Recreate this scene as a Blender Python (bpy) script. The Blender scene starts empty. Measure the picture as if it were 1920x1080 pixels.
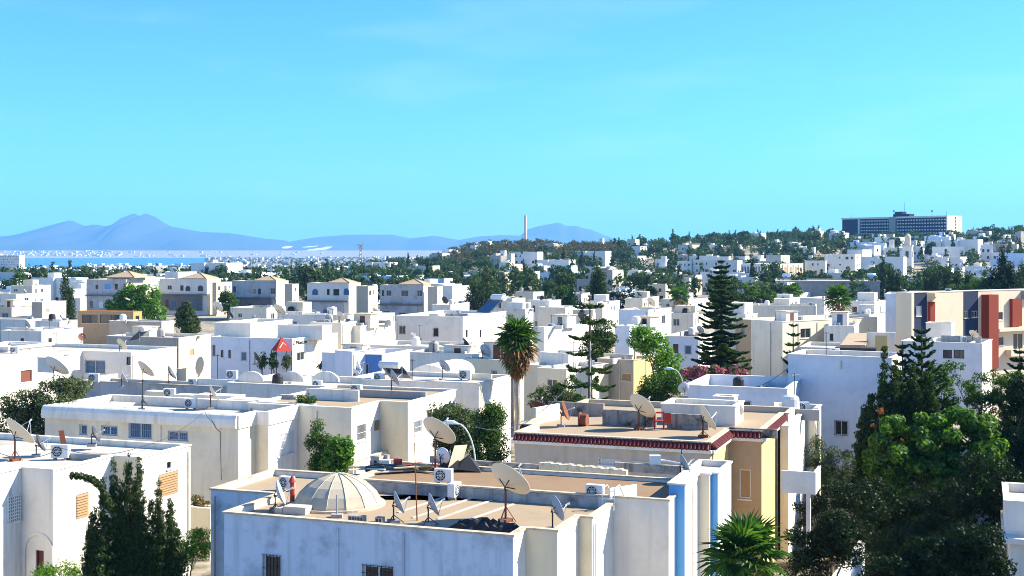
import bpy, math, random
import numpy as np
from mathutils import Vector

# ------------------------------------------------------------------ camera, sky, sun, exposure
F, HZ, HC = 2400.0, 470.0, 18.0        # focal length in photo pixels, horizon row, eye height
S = bpy.context.scene
COL = S.collection
cam_d = bpy.data.cameras.new('camera'); cam = bpy.data.objects.new('camera', cam_d); COL.objects.link(cam)
cam.location = (0, 0, HC); cam.rotation_euler = (math.pi/2, 0, 0)
cam_d.sensor_width = 36; cam_d.lens = 36*F/1920; cam_d.shift_y = -(540-HZ)/1920
cam_d.clip_start = 0.5; cam_d.clip_end = 90000
S.camera = cam

SUN_EL, SUN_ROT = math.radians(35), math.radians(77)
w = bpy.data.worlds.new('World'); S.world = w; w.use_nodes = True
nt = w.node_tree; bg = nt.nodes['Background']
sky = nt.nodes.new('ShaderNodeTexSky'); sky.sky_type = 'NISHITA'; sky.sun_disc = False
sky.sun_elevation = SUN_EL; sky.sun_rotation = SUN_ROT
sky.altitude = 0; sky.air_density = 1.0; sky.dust_density = 0.4; sky.ozone_density = 1.0
tint = nt.nodes.new('ShaderNodeMix'); tint.data_type = 'RGBA'; tint.blend_type = 'MULTIPLY'
tint.inputs[0].default_value = 1.0
nt.links.new(sky.outputs[0], tint.inputs[6]); tint.inputs[7].default_value = (0.235, 0.625, 1.12, 1)
tc = nt.nodes.new('ShaderNodeTexCoord'); mp = nt.nodes.new('ShaderNodeMapping'); mp.inputs['Scale'].default_value = (3.0, 3.0, 16.0)
nt.links.new(tc.outputs['Generated'], mp.inputs[0]); cn = nt.nodes.new('ShaderNodeTexNoise'); cn.inputs['Scale'].default_value = 1.6; cn.inputs['Detail'].default_value = 6; nt.links.new(mp.outputs[0], cn.inputs['Vector'])
cm = nt.nodes.new('ShaderNodeMapRange'); cm.inputs[1].default_value = 0.55; cm.inputs[2].default_value = 0.85; cm.inputs[3].default_value = 0; cm.inputs[4].default_value = 0.16; nt.links.new(cn.outputs[0], cm.inputs[0])
wisp = nt.nodes.new('ShaderNodeMix'); wisp.data_type = 'RGBA'; nt.links.new(cm.outputs[0], wisp.inputs[0]); nt.links.new(tint.outputs[2], wisp.inputs[6]); wisp.inputs[7].default_value = (5.0, 5.6, 6.0, 1)   # thin high cloud
nt.links.new(wisp.outputs[2], bg.inputs[0]); bg.inputs[1].default_value = 0.102

sd = bpy.data.lights.new('sun', 'SUN'); sd.energy = 5.0; sd.angle = math.radians(0.5); sd.color = (1, 0.94, 0.80)
sun = bpy.data.objects.new('sun', sd); COL.objects.link(sun)
SV = Vector((math.sin(SUN_ROT)*math.cos(SUN_EL), math.cos(SUN_ROT)*math.cos(SUN_EL), math.sin(SUN_EL)))
sun.rotation_euler = (-SV).to_track_quat('-Z', 'Y').to_euler(); sun.location = SV*200

S.view_settings.view_transform = 'Standard'; S.view_settings.look = 'None'
S.view_settings.exposure = 1.3; S.view_settings.gamma = 1.0
S.cycles.use_denoising = True; S.cycles.filter_width = 1.0
S.cycles.max_bounces = 6; S.cycles.diffuse_bounces = 3; S.cycles.glossy_bounces = 2
S.cycles.transmission_bounces = 3; S.cycles.volume_bounces = 1; S.cycles.transparent_max_bounces = 6
S.cycles.caustics_reflective = False; S.cycles.caustics_refractive = False

RNG = random.Random(7)

# ------------------------------------------------------------------ materials
M = {}
def newmat(name):
    m = bpy.data.materials.new(name); m.use_nodes = True; M[name] = m
    return m, m.node_tree, m.node_tree.nodes['Principled BSDF']
def N(nt, t, **k):
    n = nt.nodes.new(t)
    for a, b in k.items(): setattr(n, a, b)
    return n
def L(nt, a, b): nt.links.new(a, b)

def surf(name, col, dirt=None, amt=0.5, scale=0.6, rough=0.9, streak=0.0, bump=0.15, bscale=6.0, spec=0.25, objvar=0.0, metallic=0):
    """painted plaster / concrete: base colour, blotchy dirt, vertical rain streaks, fine relief"""
    m, nt, p = newmat(name)
    dirt = dirt or tuple(c*0.62 for c in col)
    geo = N(nt, 'ShaderNodeNewGeometry')
    n1 = N(nt, 'ShaderNodeTexNoise'); n1.inputs['Scale'].default_value = scale; n1.inputs['Detail'].default_value = 7; n1.inputs['Roughness'].default_value = 0.65
    L(nt, geo.outputs['Position'], n1.inputs['Vector'])
    r1 = N(nt, 'ShaderNodeMapRange'); r1.inputs[1].default_value = 0.48; r1.inputs[2].default_value = 0.74
    r1.inputs[3].default_value = 0; r1.inputs[4].default_value = amt
    L(nt, n1.outputs[0], r1.inputs[0])
    fac = r1.outputs[0]
    if streak:
        mp = N(nt, 'ShaderNodeMapping'); mp.inputs['Scale'].default_value = (2.6, 2.6, 0.16)
        L(nt, geo.outputs['Position'], mp.inputs[0])
        n2 = N(nt, 'ShaderNodeTexNoise'); n2.inputs['Scale'].default_value = 1.0; n2.inputs['Detail'].default_value = 5
        L(nt, mp.outputs[0], n2.inputs['Vector'])
        r2 = N(nt, 'ShaderNodeMapRange'); r2.inputs[1].default_value = 0.52; r2.inputs[2].default_value = 0.78
        r2.inputs[3].default_value = 0; r2.inputs[4].default_value = streak
        L(nt, n2.outputs[0], r2.inputs[0])
        mx = N(nt, 'ShaderNodeMath', operation='MAXIMUM'); L(nt, fac, mx.inputs[0]); L(nt, r2.outputs[0], mx.inputs[1]); fac = mx.outputs[0]
    mix = N(nt, 'ShaderNodeMix', data_type='RGBA'); mix.inputs[6].default_value = (*col, 1); mix.inputs[7].default_value = (*dirt, 1)
    L(nt, fac, mix.inputs[0]); out = mix.outputs[2]
    if objvar:
        oi = N(nt, 'ShaderNodeObjectInfo'); cr = N(nt, 'ShaderNodeValToRGB')
        e = cr.color_ramp.elements; e[0].position = 0; e[0].color = (1, 1, 1, 1); e[1].position = 1; e[1].color = (0.72, 0.84, 1.0, 1)
        for q, c in ((0.4, (1, 0.97, 0.9, 1)), (0.55, (1, 0.9, 0.7, 1)), (0.68, (0.8, 0.74, 0.62, 1)), (0.78, (0.97, 1, 1, 1))):
            k = e.new(q); k.color = c
        L(nt, oi.outputs['Random'], cr.inputs[0])
        mm = N(nt, 'ShaderNodeMix', data_type='RGBA', blend_type='MULTIPLY'); mm.inputs[0].default_value = objvar
        L(nt, out, mm.inputs[6]); L(nt, cr.outputs[0], mm.inputs[7]); out = mm.outputs[2]
    L(nt, out, p.inputs['Base Color'])
    p.inputs['Roughness'].default_value = rough; p.inputs['Specular IOR Level'].default_value = spec; p.inputs['Metallic'].default_value = metallic
    if bump:
        n3 = N(nt, 'ShaderNodeTexNoise'); n3.inputs['Scale'].default_value = bscale; n3.inputs['Detail'].default_value = 4
        L(nt, geo.outputs['Position'], n3.inputs['Vector'])
        b = N(nt, 'ShaderNodeBump'); b.inputs['Strength'].default_value = bump; b.inputs['Distance'].default_value = 0.05
        L(nt, n3.outputs[0], b.inputs['Height']); L(nt, b.outputs[0], p.inputs['Normal'])
    return m

def leafmat(name, c1, c2, trans=0.35, tc=None):
    m, nt, p = newmat(name); nt.nodes.remove(p)
    out = nt.nodes['Material Output']
    geo = N(nt, 'ShaderNodeNewGeometry')
    cr = N(nt, 'ShaderNodeMix', data_type='RGBA'); cr.inputs[6].default_value = (*c1, 1); cr.inputs[7].default_value = (*c2, 1)
    L(nt, geo.outputs['Random Per Island'], cr.inputs[0])
    d = N(nt, 'ShaderNodeBsdfDiffuse'); t = N(nt, 'ShaderNodeBsdfTranslucent'); mx = N(nt, 'ShaderNodeMixShader'); mx.inputs[0].default_value = trans
    L(nt, cr.outputs[2], d.inputs[0])
    tm = N(nt, 'ShaderNodeMix', data_type='RGBA', blend_type='MULTIPLY'); tm.inputs[0].default_value = 1; tm.inputs[7].default_value = (*(tc or (1.6, 1.9, 0.5)), 1)
    L(nt, cr.outputs[2], tm.inputs[6]); L(nt, tm.outputs[2], t.inputs[0])
    g = N(nt, 'ShaderNodeBsdfGlossy'); g.inputs['Roughness'].default_value = 0.45; g.inputs[0].default_value = (1, 1, 1, 1)
    m2 = N(nt, 'ShaderNodeMixShader'); m2.inputs[0].default_value = 0.012
    L(nt, d.outputs[0], mx.inputs[1]); L(nt, t.outputs[0], mx.inputs[2]); L(nt, mx.outputs[0], m2.inputs[1]); L(nt, g.outputs[0], m2.inputs[2])
    L(nt, m2.outputs[0], out.inputs[0])
    return m

def plain(name, col, rough=0.6, metallic=0, spec=0.4):
    return surf(name, col, amt=0.25, scale=3.0, rough=rough, bump=0.0, spec=spec, metallic=metallic)

surf('white', (0.82, 0.76, 0.65), (0.36, 0.31, 0.24), 0.42, 0.5, streak=0.6)
surf('offwhite', (0.80, 0.71, 0.54), (0.40, 0.34, 0.25), 0.42, 0.5, streak=0.5)
surf('cream', (0.74, 0.65, 0.46), (0.48, 0.40, 0.27), 0.4, 0.5, streak=0.3)
surf('yellow', (0.74, 0.52, 0.21), (0.5, 0.36, 0.17), 0.4, 0.6, streak=0.3)
surf('tanwall', (0.47, 0.33, 0.20), (0.32, 0.22, 0.13), 0.5, 0.8, streak=0.3)  # tan plaster; on the yellow house, a side with shade in its colour
surf('beige', (0.60, 0.50, 0.36), (0.38, 0.31, 0.22), 0.45, 0.6, streak=0.35)
surf('greige', (0.52, 0.44, 0.34), (0.26, 0.23, 0.19), 0.5, 0.7, streak=0.5)  # dulled plaster for fronts away from the sun, shade put into the colour
surf('stain', (0.36, 0.32, 0.27), (0.05, 0.045, 0.04), 1.6, 1.1, streak=1.4)
surf('bluewash', (0.62, 0.68, 0.74), (0.22, 0.25, 0.28), 0.75, 0.9, streak=0.55)
surf('palblue', (0.82, 0.75, 0.64), (0.42, 0.38, 0.32), 0.4, 0.6, streak=0.45)  # copy of white for shaded sides, their tone put into the colour
surf('hbblue', (0.74, 0.75, 0.77), (0.36, 0.42, 0.50), 0.4, 0.6, streak=0.25)  # blue walls; on white houses, a front with blue shade in its colour
surf('skyblue', (0.15, 0.42, 0.74), (0.07, 0.25, 0.5), 0.3, 0.8)
surf('royal', (0.12, 0.25, 0.55), (0.08, 0.16, 0.36), 0.35, 0.8)
surf('navy', (0.025, 0.035, 0.075), (0.02, 0.025, 0.05), 0.3, 0.8)
surf('redpaint', (0.26, 0.045, 0.022), (0.22, 0.045, 0.025), 0.35, 0.8)
surf('aptbeige', (0.72, 0.60, 0.42), (0.52, 0.42, 0.3), 0.3, 0.5, streak=0.2)
surf('orange', (0.66, 0.30, 0.09), (0.4, 0.18, 0.07), 0.4, 0.8)
surf('rooftan', (0.37, 0.27, 0.165), (0.30, 0.22, 0.14), 0.75, 0.45, bscale=3)
surf('roofbrown', (0.27, 0.17, 0.09), (0.22, 0.13, 0.07), 0.85, 0.6, bscale=3)
surf('roofwhite', (0.54, 0.48, 0.39), (0.30, 0.25, 0.18), 0.95, 0.4, bscale=3)
surf('roofgrey', (0.42, 0.41, 0.39), (0.20, 0.19, 0.18), 0.7, 0.5, bscale=3)
surf('coping', (0.58, 0.48, 0.34), (0.20, 0.15, 0.10), 0.8, 2.2, bump=0.3)
surf('concrete', (0.36, 0.34, 0.31), (0.17, 0.16, 0.15), 0.6, 1.2, streak=0.4)
surf('domeskin', (0.50, 0.42, 0.29), (0.24, 0.22, 0.2), 0.65, 0.9, streak=0.0, rough=0.75)
surf('stonewall', (0.62, 0.54, 0.38), (0.30, 0.25, 0.17), 0.8, 5.0, bump=0.6)
surf('tile', (0.19, 0.028, 0.022), (0.08, 0.015, 0.014), 0.5, 3.0, rough=0.6)
surf('villaroof', (0.44, 0.32, 0.20), (0.28, 0.19, 0.11), 0.5, 1.0, rough=0.85)
surf('vgrey', (0.52, 0.50, 0.48), (0.20, 0.17, 0.15), 0.75, 0.45, streak=0.6)
surf('vdark', (0.20, 0.18, 0.17), (0.10, 0.09, 0.085), 0.6, 0.6, streak=0.5)
surf('farwhite', (0.82, 0.78, 0.70), (0.52, 0.47, 0.40), 0.5, 0.15, bump=0)
surf('farcream', (0.74, 0.64, 0.46), (0.5, 0.42, 0.3), 0.5, 0.15, bump=0)
surf('farblue', (0.60, 0.71, 0.82), (0.42, 0.47, 0.52), 0.5, 0.15, bump=0)
surf('farsand', (0.50, 0.44, 0.36), (0.3, 0.26, 0.21), 0.5, 0.15, bump=0)
surf('farroof', (0.66, 0.62, 0.54), (0.40, 0.34, 0.26), 0.6, 0.2, bump=0)
plain('glass', (0.018, 0.022, 0.03), rough=0.12, spec=0.6)
plain('blueglass', (0.03, 0.10, 0.20), rough=0.2, spec=0.6)
plain('frame', (0.72, 0.72, 0.70), rough=0.5)
plain('iron', (0.02, 0.022, 0.026), rough=0.5)
plain('whiteiron', (0.75, 0.75, 0.74), rough=0.45)
plain('blueiron', (0.20, 0.30, 0.45), rough=0.5)
plain('woodbrown', (0.16, 0.05, 0.025), rough=0.7)
plain('shutterwood', (0.42, 0.25, 0.12), rough=0.7)
plain('dooroxblood', (0.10, 0.012, 0.012), rough=0.5)
plain('dishgrey', (0.30, 0.34, 0.39), rough=0.55)
plain('dishdark', (0.05, 0.052, 0.058), rough=0.55)
plain('dishwhite', (0.72, 0.70, 0.66), rough=0.5)
plain('rust', (0.22, 0.07, 0.03), rough=0.85)
plain('acwhite', (0.70, 0.70, 0.67), rough=0.45)
plain('steel', (0.42, 0.44, 0.46), rough=0.4, metallic=0.6)
plain('lampgrey', (0.62, 0.64, 0.62), rough=0.45)
plain('lampglass', (0.65, 0.78, 0.85), rough=0.2)
plain('tarp', (0.018, 0.018, 0.02), rough=0.7)
plain('board', (0.55, 0.40, 0.20), rough=0.85)
plain('solar', (0.02, 0.03, 0.07), rough=0.15, spec=0.6)
plain('tentred', (0.42, 0.035, 0.02), rough=0.8)
plain('letter', (0.015, 0.015, 0.018), rough=0.6)
plain('redplastic', (0.45, 0.04, 0.02), rough=0.6)
plain('skirt', (0.30, 0.15, 0.055), rough=0.9)
surf('bark', (0.16, 0.115, 0.08), (0.07, 0.05, 0.035), 0.7, 4.0, bump=0.6, bscale=14)
surf('palmbark', (0.46, 0.40, 0.33), (0.16, 0.13, 0.10), 0.8, 4.0, bump=0.7, bscale=12)
leafmat('leafdark', (0.006, 0.014, 0.006), (0.020, 0.038, 0.012), 0.2)  # near-black leaves carry the garden shade in their colour; black conifers too
leafmat('leafcyp', (0.010, 0.024, 0.008), (0.078, 0.115, 0.030), 0.22)  # bright end of the leaf mix puts highlights into the colour
leafmat('leafmid', (0.018, 0.045, 0.010), (0.090, 0.155, 0.034), 0.34)
leafmat('leafbright', (0.028, 0.080, 0.010), (0.160, 0.290, 0.040), 0.42)
leafmat('leafolive', (0.040, 0.055, 0.024), (0.130, 0.160, 0.070), 0.28)
leafmat('leafnorfolk', (0.020, 0.045, 0.016), (0.070, 0.110, 0.030), 0.25)
leafmat('leafpalm', (0.035, 0.080, 0.018), (0.110, 0.190, 0.045), 0.3)
leafmat('leafpink', (0.34, 0.055, 0.13), (0.50, 0.14, 0.24), 0.35, (1.3, 1.0, 1.0))
leafmat('leafrust', (0.20, 0.085, 0.03), (0.36, 0.17, 0.06), 0.3, (1.4, 1.1, 0.7))
leafmat('leaffar', (0.014, 0.034, 0.014), (0.062, 0.100, 0.038), 0.25)
leafmat('leaffarpine', (0.020, 0.042, 0.018), (0.075, 0.110, 0.042), 0.25)
leafmat('leafbrown', (0.075, 0.066, 0.042), (0.125, 0.105, 0.066), 0.25)

# ------------------------------------------------------------------ mesh building
def link(name, me, parent=None, loc=None, rz=None):
    o = bpy.data.objects.new(name, me); COL.objects.link(o)
    if parent is not None: o.parent = parent
    if loc is not None: o.location = loc
    if rz is not None: o.rotation_euler = (0, 0, rz)
    return o
def tag(o, label=None, cat=None, group=None, kind=None):
    if label: o['label'] = label
    if cat: o['category'] = cat
    if group: o['group'] = group
    if kind: o['kind'] = kind
    return o
def empty(name, loc, rz=0, label=None, cat=None, group=None):
    o = link(name, None, None, loc, rz); o.empty_display_size = 0.2
    return tag(o, label, cat, group)

class MB:
    def __init__(s): s.v = []; s.f = []; s.m = []
    def add(s, vs, fs, m=0):
        b = len(s.v); s.v += [tuple(p) for p in vs]
        for f in fs: s.f.append(tuple(b+i for i in f)); s.m.append(m)
        return s
    def quad(s, a, b, c, d, m=0): return s.add((a, b, c, d), ((0, 1, 2, 3),), m)
    def obox(s, o, X, Y, Z, m=0):
        o, X, Y, Z = (Vector(q) for q in (o, X, Y, Z))
        p = [o, o+X, o+X+Y, o+Y, o+Z, o+X+Z, o+X+Y+Z, o+Y+Z]
        return s.add(p, ((0, 3, 2, 1), (4, 5, 6, 7), (0, 1, 5, 4), (1, 2, 6, 5), (2, 3, 7, 6), (3, 0, 4, 7)), m)
    def box(s, c, sx, sy, sz, a=0.0, m=0):
        """box standing on c (centre of its base)"""
        X = Vector((math.cos(a)*sx, math.sin(a)*sx, 0)); Y = Vector((-math.sin(a)*sy, math.cos(a)*sy, 0))
        return s.obox(Vector(c)-X/2-Y/2, X, Y, (0, 0, sz), m)
    def tube(s, pts, r, n=6, m=0, cap=True):
        pts = [Vector(p) for p in pts]; rs = r if isinstance(r, (list, tuple)) else [r]*len(pts)
        b = len(s.v); prev = None
        for i, p in enumerate(pts):
            d = (pts[min(i+1, len(pts)-1)]-pts[max(i-1, 0)]).normalized()
            ref = Vector((0, 0, 1)) if abs(d.z) < 0.95 else Vector((1, 0, 0))
            x = d.cross(ref).normalized(); y = d.cross(x)
            for k in range(n):
                a = 2*math.pi*k/n; s.v.append(tuple(p+(x*math.cos(a)+y*math.sin(a))*rs[i]))
        for i in range(len(pts)-1):
            for k in range(n):
                k2 = (k+1) % n
                s.f.append((b+i*n+k, b+i*n+k2, b+(i+1)*n+k2, b+(i+1)*n+k)); s.m.append(m)
        if cap:
            s.f.append(tuple(b+k for k in range(n))); s.m.append(m)
            e = b+(len(pts)-1)*n; s.f.append(tuple(e+n-1-k for k in range(n))); s.m.append(m)
        return s
    def lathe(s, prof, n=16, c=(0, 0, 0), m=0):
        b = len(s.v)
        for r, z in prof:
            for k in range(n):
                a = 2*math.pi*k/n; s.v.append((c[0]+r*math.cos(a), c[1]+r*math.sin(a), c[2]+z))
        for i in range(len(prof)-1):
            for k in range(n):
                k2 = (k+1) % n; s.f.append((b+i*n+k, b+i*n+k2, b+(i+1)*n+k2, b+(i+1)*n+k)); s.m.append(m)
        return s
    def mesh(s, name, mats, off=(0, 0, 0), smooth=False):
        me = bpy.data.meshes.new(name)
        me.from_pydata([(x-off[0], y-off[1], z-off[2]) for x, y, z in s.v], [], s.f)
        for q in (mats if isinstance(mats, (list, tuple)) else [mats]): me.materials.append(M[q])
        if any(s.m): me.polygons.foreach_set('material_index', s.m)
        if smooth: me.polygons.foreach_set('use_smooth', [True]*len(s.f))
        me.update(); return me
    def build(s, name, mats, parent=None, off=(0, 0, 0), smooth=False, loc=None):
        return link(name, s.mesh(name, mats, off, smooth), parent, loc)

def quads_mesh(name, V, mat):
    """V: (n,4,3) array of separate quads"""
    n = len(V); me = bpy.data.meshes.new(name)
    me.vertices.add(n*4); me.vertices.foreach_set('co', np.ascontiguousarray(V, dtype=np.float32).ravel())
    me.loops.add(n*4); me.loops.foreach_set('vertex_index', np.arange(n*4, dtype=np.int32))
    me.polygons.add(n); me.polygons.foreach_set('loop_start', np.arange(0, n*4, 4, dtype=np.int32))
    me.polygons.foreach_set('loop_total', np.full(n, 4, dtype=np.int32))
    me.update(calc_edges=True); me.materials.append(M[mat]); return me

# ------------------------------------------------------------------ photo pixel <-> place
def G(px, py, z=0.0):
    Y = F*(HC-z)/(py-HZ); return Vector(((px-960)/F*Y, Y, z))
def W(px, py, Y): return Vector(((px-960)/F*Y, Y, HC-(py-HZ)*Y/F))
def tpx(P, d, px):
    k = (px-960)/F; return (k*P[1]-P[0])/(d[0]-k*d[1])

PROF = [(-9000, -99), (560, -99), (700, 0), (800, 4), (850, 11), (900, 17), (980, 19), (1100, 17), (1180, 18), (1250, 22), (1340, 24),
        (1440, 26), (1500, 28), (1600, 27), (1700, 29), (1820, 29), (1920, 29), (2200, 28), (2600, 0), (9000, 0)]
def base_z(Y):
    if Y < 480: return 0.0
    if Y < 3300: return -29*(Y-480)/2820
    if Y < 8300: return -34.0
    return -34+min(60, (Y-8300)*0.02) if Y < 12000 else 20
def terrain(x, y):
    R = math.hypot(x, y)
    if y <= 1: return 0.0
    b = base_z(R); px = 960+F*x/y
    if 3000 < R < 9000 and px > 350: b = max(b, -34+min(1, (px-350)/60)*10)
    for (a, za), (c, zc) in zip(PROF, PROF[1:]):
        if a <= px <= c:
            t = (px-a)/(c-a); za = b if za == -99 else za; zc = b if zc == -99 else zc
            hz = za+(zc-za)*t; break
    else: hz = b
    if R < 480: r = 0
    elif R < 1200: t = (R-480)/720; r = t*t*(3-2*t)
    elif R < 1350: r = 1
    elif R < 2300: t = (R-1350)/950; r = 1-t*t*(3-2*t)
    else: r = 0
    return b+(hz-b)*r
# ------------------------------------------------------------------ the setting
def ground_material():
    m, nt, p = newmat('groundmat'); geo = N(nt, 'ShaderNodeNewGeometry')
    n1 = N(nt, 'ShaderNodeTexNoise'); n1.inputs['Scale'].default_value = 0.05; n1.inputs['Detail'].default_value = 8
    n2 = N(nt, 'ShaderNodeTexNoise'); n2.inputs['Scale'].default_value = 0.9; n2.inputs['Detail'].default_value = 6
    L(nt, geo.outputs['Position'], n1.inputs['Vector']); L(nt, geo.outputs['Position'], n2.inputs['Vector'])
    cr = N(nt, 'ShaderNodeValToRGB'); e = cr.color_ramp.elements
    e[0].position = 0.36; e[0].color = (0.035, 0.05, 0.02, 1); e[1].position = 0.66; e[1].color = (0.46, 0.38, 0.28, 1)
    k = e.new(0.5); k.color = (0.30, 0.24, 0.16, 1)
    ad = N(nt, 'ShaderNodeMath', operation='ADD'); ml = N(nt, 'ShaderNodeMath', operation='MULTIPLY'); ml.inputs[1].default_value = 0.5
    L(nt, n1.outputs[0], ad.inputs[0]); L(nt, n2.outputs[0], ad.inputs[1]); L(nt, ad.outputs[0], ml.inputs[0]); L(nt, ml.outputs[0], cr.inputs[0])
    L(nt, cr.outputs[0], p.inputs['Base Color']); p.inputs['Roughness'].default_value = 0.95
ground_material()
def make_ground():
    rad = [4, 12, 25, 45, 70, 110, 170, 250, 350, 480, 560, 640, 720, 800, 880, 960, 1040, 1120, 1200, 1275, 1350, 1500, 1700, 1900, 2100, 2300, 2800,
           3250, 3300, 5000, 8250, 8300, 9000, 10000, 12000, 16000, 21000]
    angs = [math.radians(a) for a in list(range(0, 55, 9)) + [58+k*0.8 for k in range(81)] + list(range(126, 360, 9))]
    V = [(0, 0, 0)]; Fc = []
    for r in rad:
        for a in angs:
            x, y = r*math.cos(a), r*math.sin(a); V.append((x, y, terrain(x, y)))
    n = len(angs)
    for k in range(n): Fc.append((0, 1+k, 1+(k+1) % n))
    for i in range(len(rad)-1):
        for k in range(n):
            k2 = (k+1) % n; Fc.append((1+i*n+k, 1+(i+1)*n+k, 1+(i+1)*n+k2, 1+i*n+k2))
    b = MB(); b.add(V, Fc); tag(b.build('ground', 'groundmat', smooth=True), kind='structure')
make_ground()

def make_lake():
    m, nt, p = newmat('water'); p.inputs['Base Color'].default_value = (0.03, 0.12, 0.22, 1); p.inputs['Roughness'].default_value = 0.25
    nz = N(nt, 'ShaderNodeTexNoise'); nz.inputs['Scale'].default_value = 0.02; geo = N(nt, 'ShaderNodeNewGeometry'); L(nt, geo.outputs['Position'], nz.inputs['Vector'])
    b = N(nt, 'ShaderNodeBump'); b.inputs['Strength'].default_value = 0.4; b.inputs['Distance'].default_value = 8; L(nt, nz.outputs[0], b.inputs['Height']); L(nt, b.outputs[0], p.inputs['Normal'])
    q = MB(); angs = [math.radians(45+k*3) for k in range(31)]
    for a, c in zip(angs, angs[1:]):
        q.quad(*[(r*math.cos(t), r*math.sin(t), -28.0) for r, t in ((2900, a), (9200, a), (9200, c), (2900, c))])
    tag(q.build('lake_water', 'water'), kind='structure')
make_lake()

# ---- mountains beyond the lake: crest rows read as (photo column, photo row)
surf('rock', (0.05, 0.065, 0.06), (0.085, 0.085, 0.07), 0.6, 0.0012, bump=0)
def scars():
    m = M['rock']; nt = m.node_tree; p = nt.nodes['Principled BSDF']; old = p.inputs['Base Color'].links[0].from_socket; geo = N(nt, 'ShaderNodeNewGeometry')
    nz = N(nt, 'ShaderNodeTexNoise'); nz.inputs['Scale'].default_value = 0.004; L(nt, geo.outputs['Position'], nz.inputs['Vector'])
    for px, py, w_, h_ in ((500, 463, 8, 3), (561, 466, 14, 7), (530, 461, 6, 3)):
        c = W(px, py, 12600); mp = N(nt, 'ShaderNodeMapping'); sx, sz = F/(w_*12600), F/(h_*12600)
        mp.inputs['Scale'].default_value = (sx, 0, sz); mp.inputs['Location'].default_value = (-c.x*sx, 0, -c.z*sz); L(nt, geo.outputs['Position'], mp.inputs[0])
        ln = N(nt, 'ShaderNodeVectorMath', operation='LENGTH'); L(nt, mp.outputs[0], ln.inputs[0]); ad = N(nt, 'ShaderNodeMath', operation='ADD'); L(nt, ln.outputs['Value'], ad.inputs[0]); L(nt, nz.outputs[0], ad.inputs[1])
        mr = N(nt, 'ShaderNodeMapRange'); mr.inputs[1].default_value = 1.2; mr.inputs[2].default_value = 1.45; mr.inputs[3].default_value = 1; mr.inputs[4].default_value = 0; L(nt, ad.outputs[0], mr.inputs[0])
        mx = N(nt, 'ShaderNodeMix', data_type='RGBA'); mx.inputs[7].default_value = (0.65, 0.58, 0.5, 1); L(nt, mr.outputs[0], mx.inputs[0]); L(nt, old, mx.inputs[6]); old = mx.outputs[2]
    L(nt, old, p.inputs['Base Color'])
scars()
def mountain(name, label, crest, Yc, front, back, seed, rough=1.0):
    rng = random.Random(seed); np_ = []
    cols = []
    x0, x1 = crest[0][0], crest[-1][0]; n = int((x1-x0)/5)+1
    for i in range(n):
        px = x0+(x1-x0)*i/(n-1)
        for (a, ya), (c, yc) in zip(crest, crest[1:]):
            if a <= px <= c: y = ya+(yc-ya)*(px-a)/(c-a); break
        cols.append((px, y))
    ph = [rng.uniform(0, 6) for _ in range(8)]
    def nz(x, k): return sum(math.sin(x*f+ph[j]+k*g)*a for j, (f, g, a) in enumerate(((0.021, 1.3, 1), (0.055, 2.1, 0.6), (0.11, 3.3, 0.4), (0.23, 4.4, 0.25))))
    b = MB(); rows = 13; V = []
    for px, y in cols:
        top = HC-(y-HZ)*Yc/F
        for k in range(rows):
            t = k/8.0
            if t <= 1: Y = front+(Yc-front)*t; h = (top+40)*(t**1.7)-40
            else: Y = Yc+(back-Yc)*(t-1)*2; h = (top+40)*max(0, 1-(t-1)*2)-40
            amp = rough*(top+40)*0.055*math.sin(math.pi*min(1, t))
            V.append(((px-960)/F*Yc*(0.9+0.1*Y/Yc), Y+nz(px, k)*80*math.sin(math.pi*min(1, t)), h+nz(px, k*0.7)*amp))
    Fc = [(i*rows+k, (i+1)*rows+k, (i+1)*rows+k+1, i*rows+k+1) for i in range(n-1) for k in range(rows-1)]
    b.add(V, Fc); o = b.build(name, 'rock', smooth=True); tag(o, kind='structure', label=label); return o
mountain('mountain_twin_peak', 'twin-peaked blue mountain beyond the lake', [(-420, 470), (-200, 462), (-60, 456), (0, 450), (60, 432), (100, 421), (132, 413), (160, 424), (176, 421), (198, 424), (215, 421), (240, 408), (252, 399),
    (262, 406), (272, 400), (290, 406), (318, 424), (350, 430), (380, 435), (430, 437), (470, 443), (500, 448), (530, 450), (560, 458), (600, 464), (680, 470)], 14500, 10200, 17500, 3, 1.8)
mountain('mountain_low_ridge', 'long low blue ridge between the two mountains', [(430, 468), (520, 458), (560, 450), (600, 444), (660, 440), (735, 440), (770, 447), (815, 442), (860, 450), (900, 443), (940, 441), (985, 442), (1040, 452), (1120, 462), (1220, 470)], 16500, 12500, 19000, 5)
mountain('mountain_far_massif', 'pale far massif with a broken crest behind the tall mast', [(930, 464), (970, 446), (990, 430), (1010, 424), (1048, 417), (1062, 424), (1080, 423), (1095, 428), (1110, 431), (1130, 440), (1150, 447), (1175, 456), (1230, 466), (1300, 472)], 18000, 15000, 20500, 9)

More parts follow.
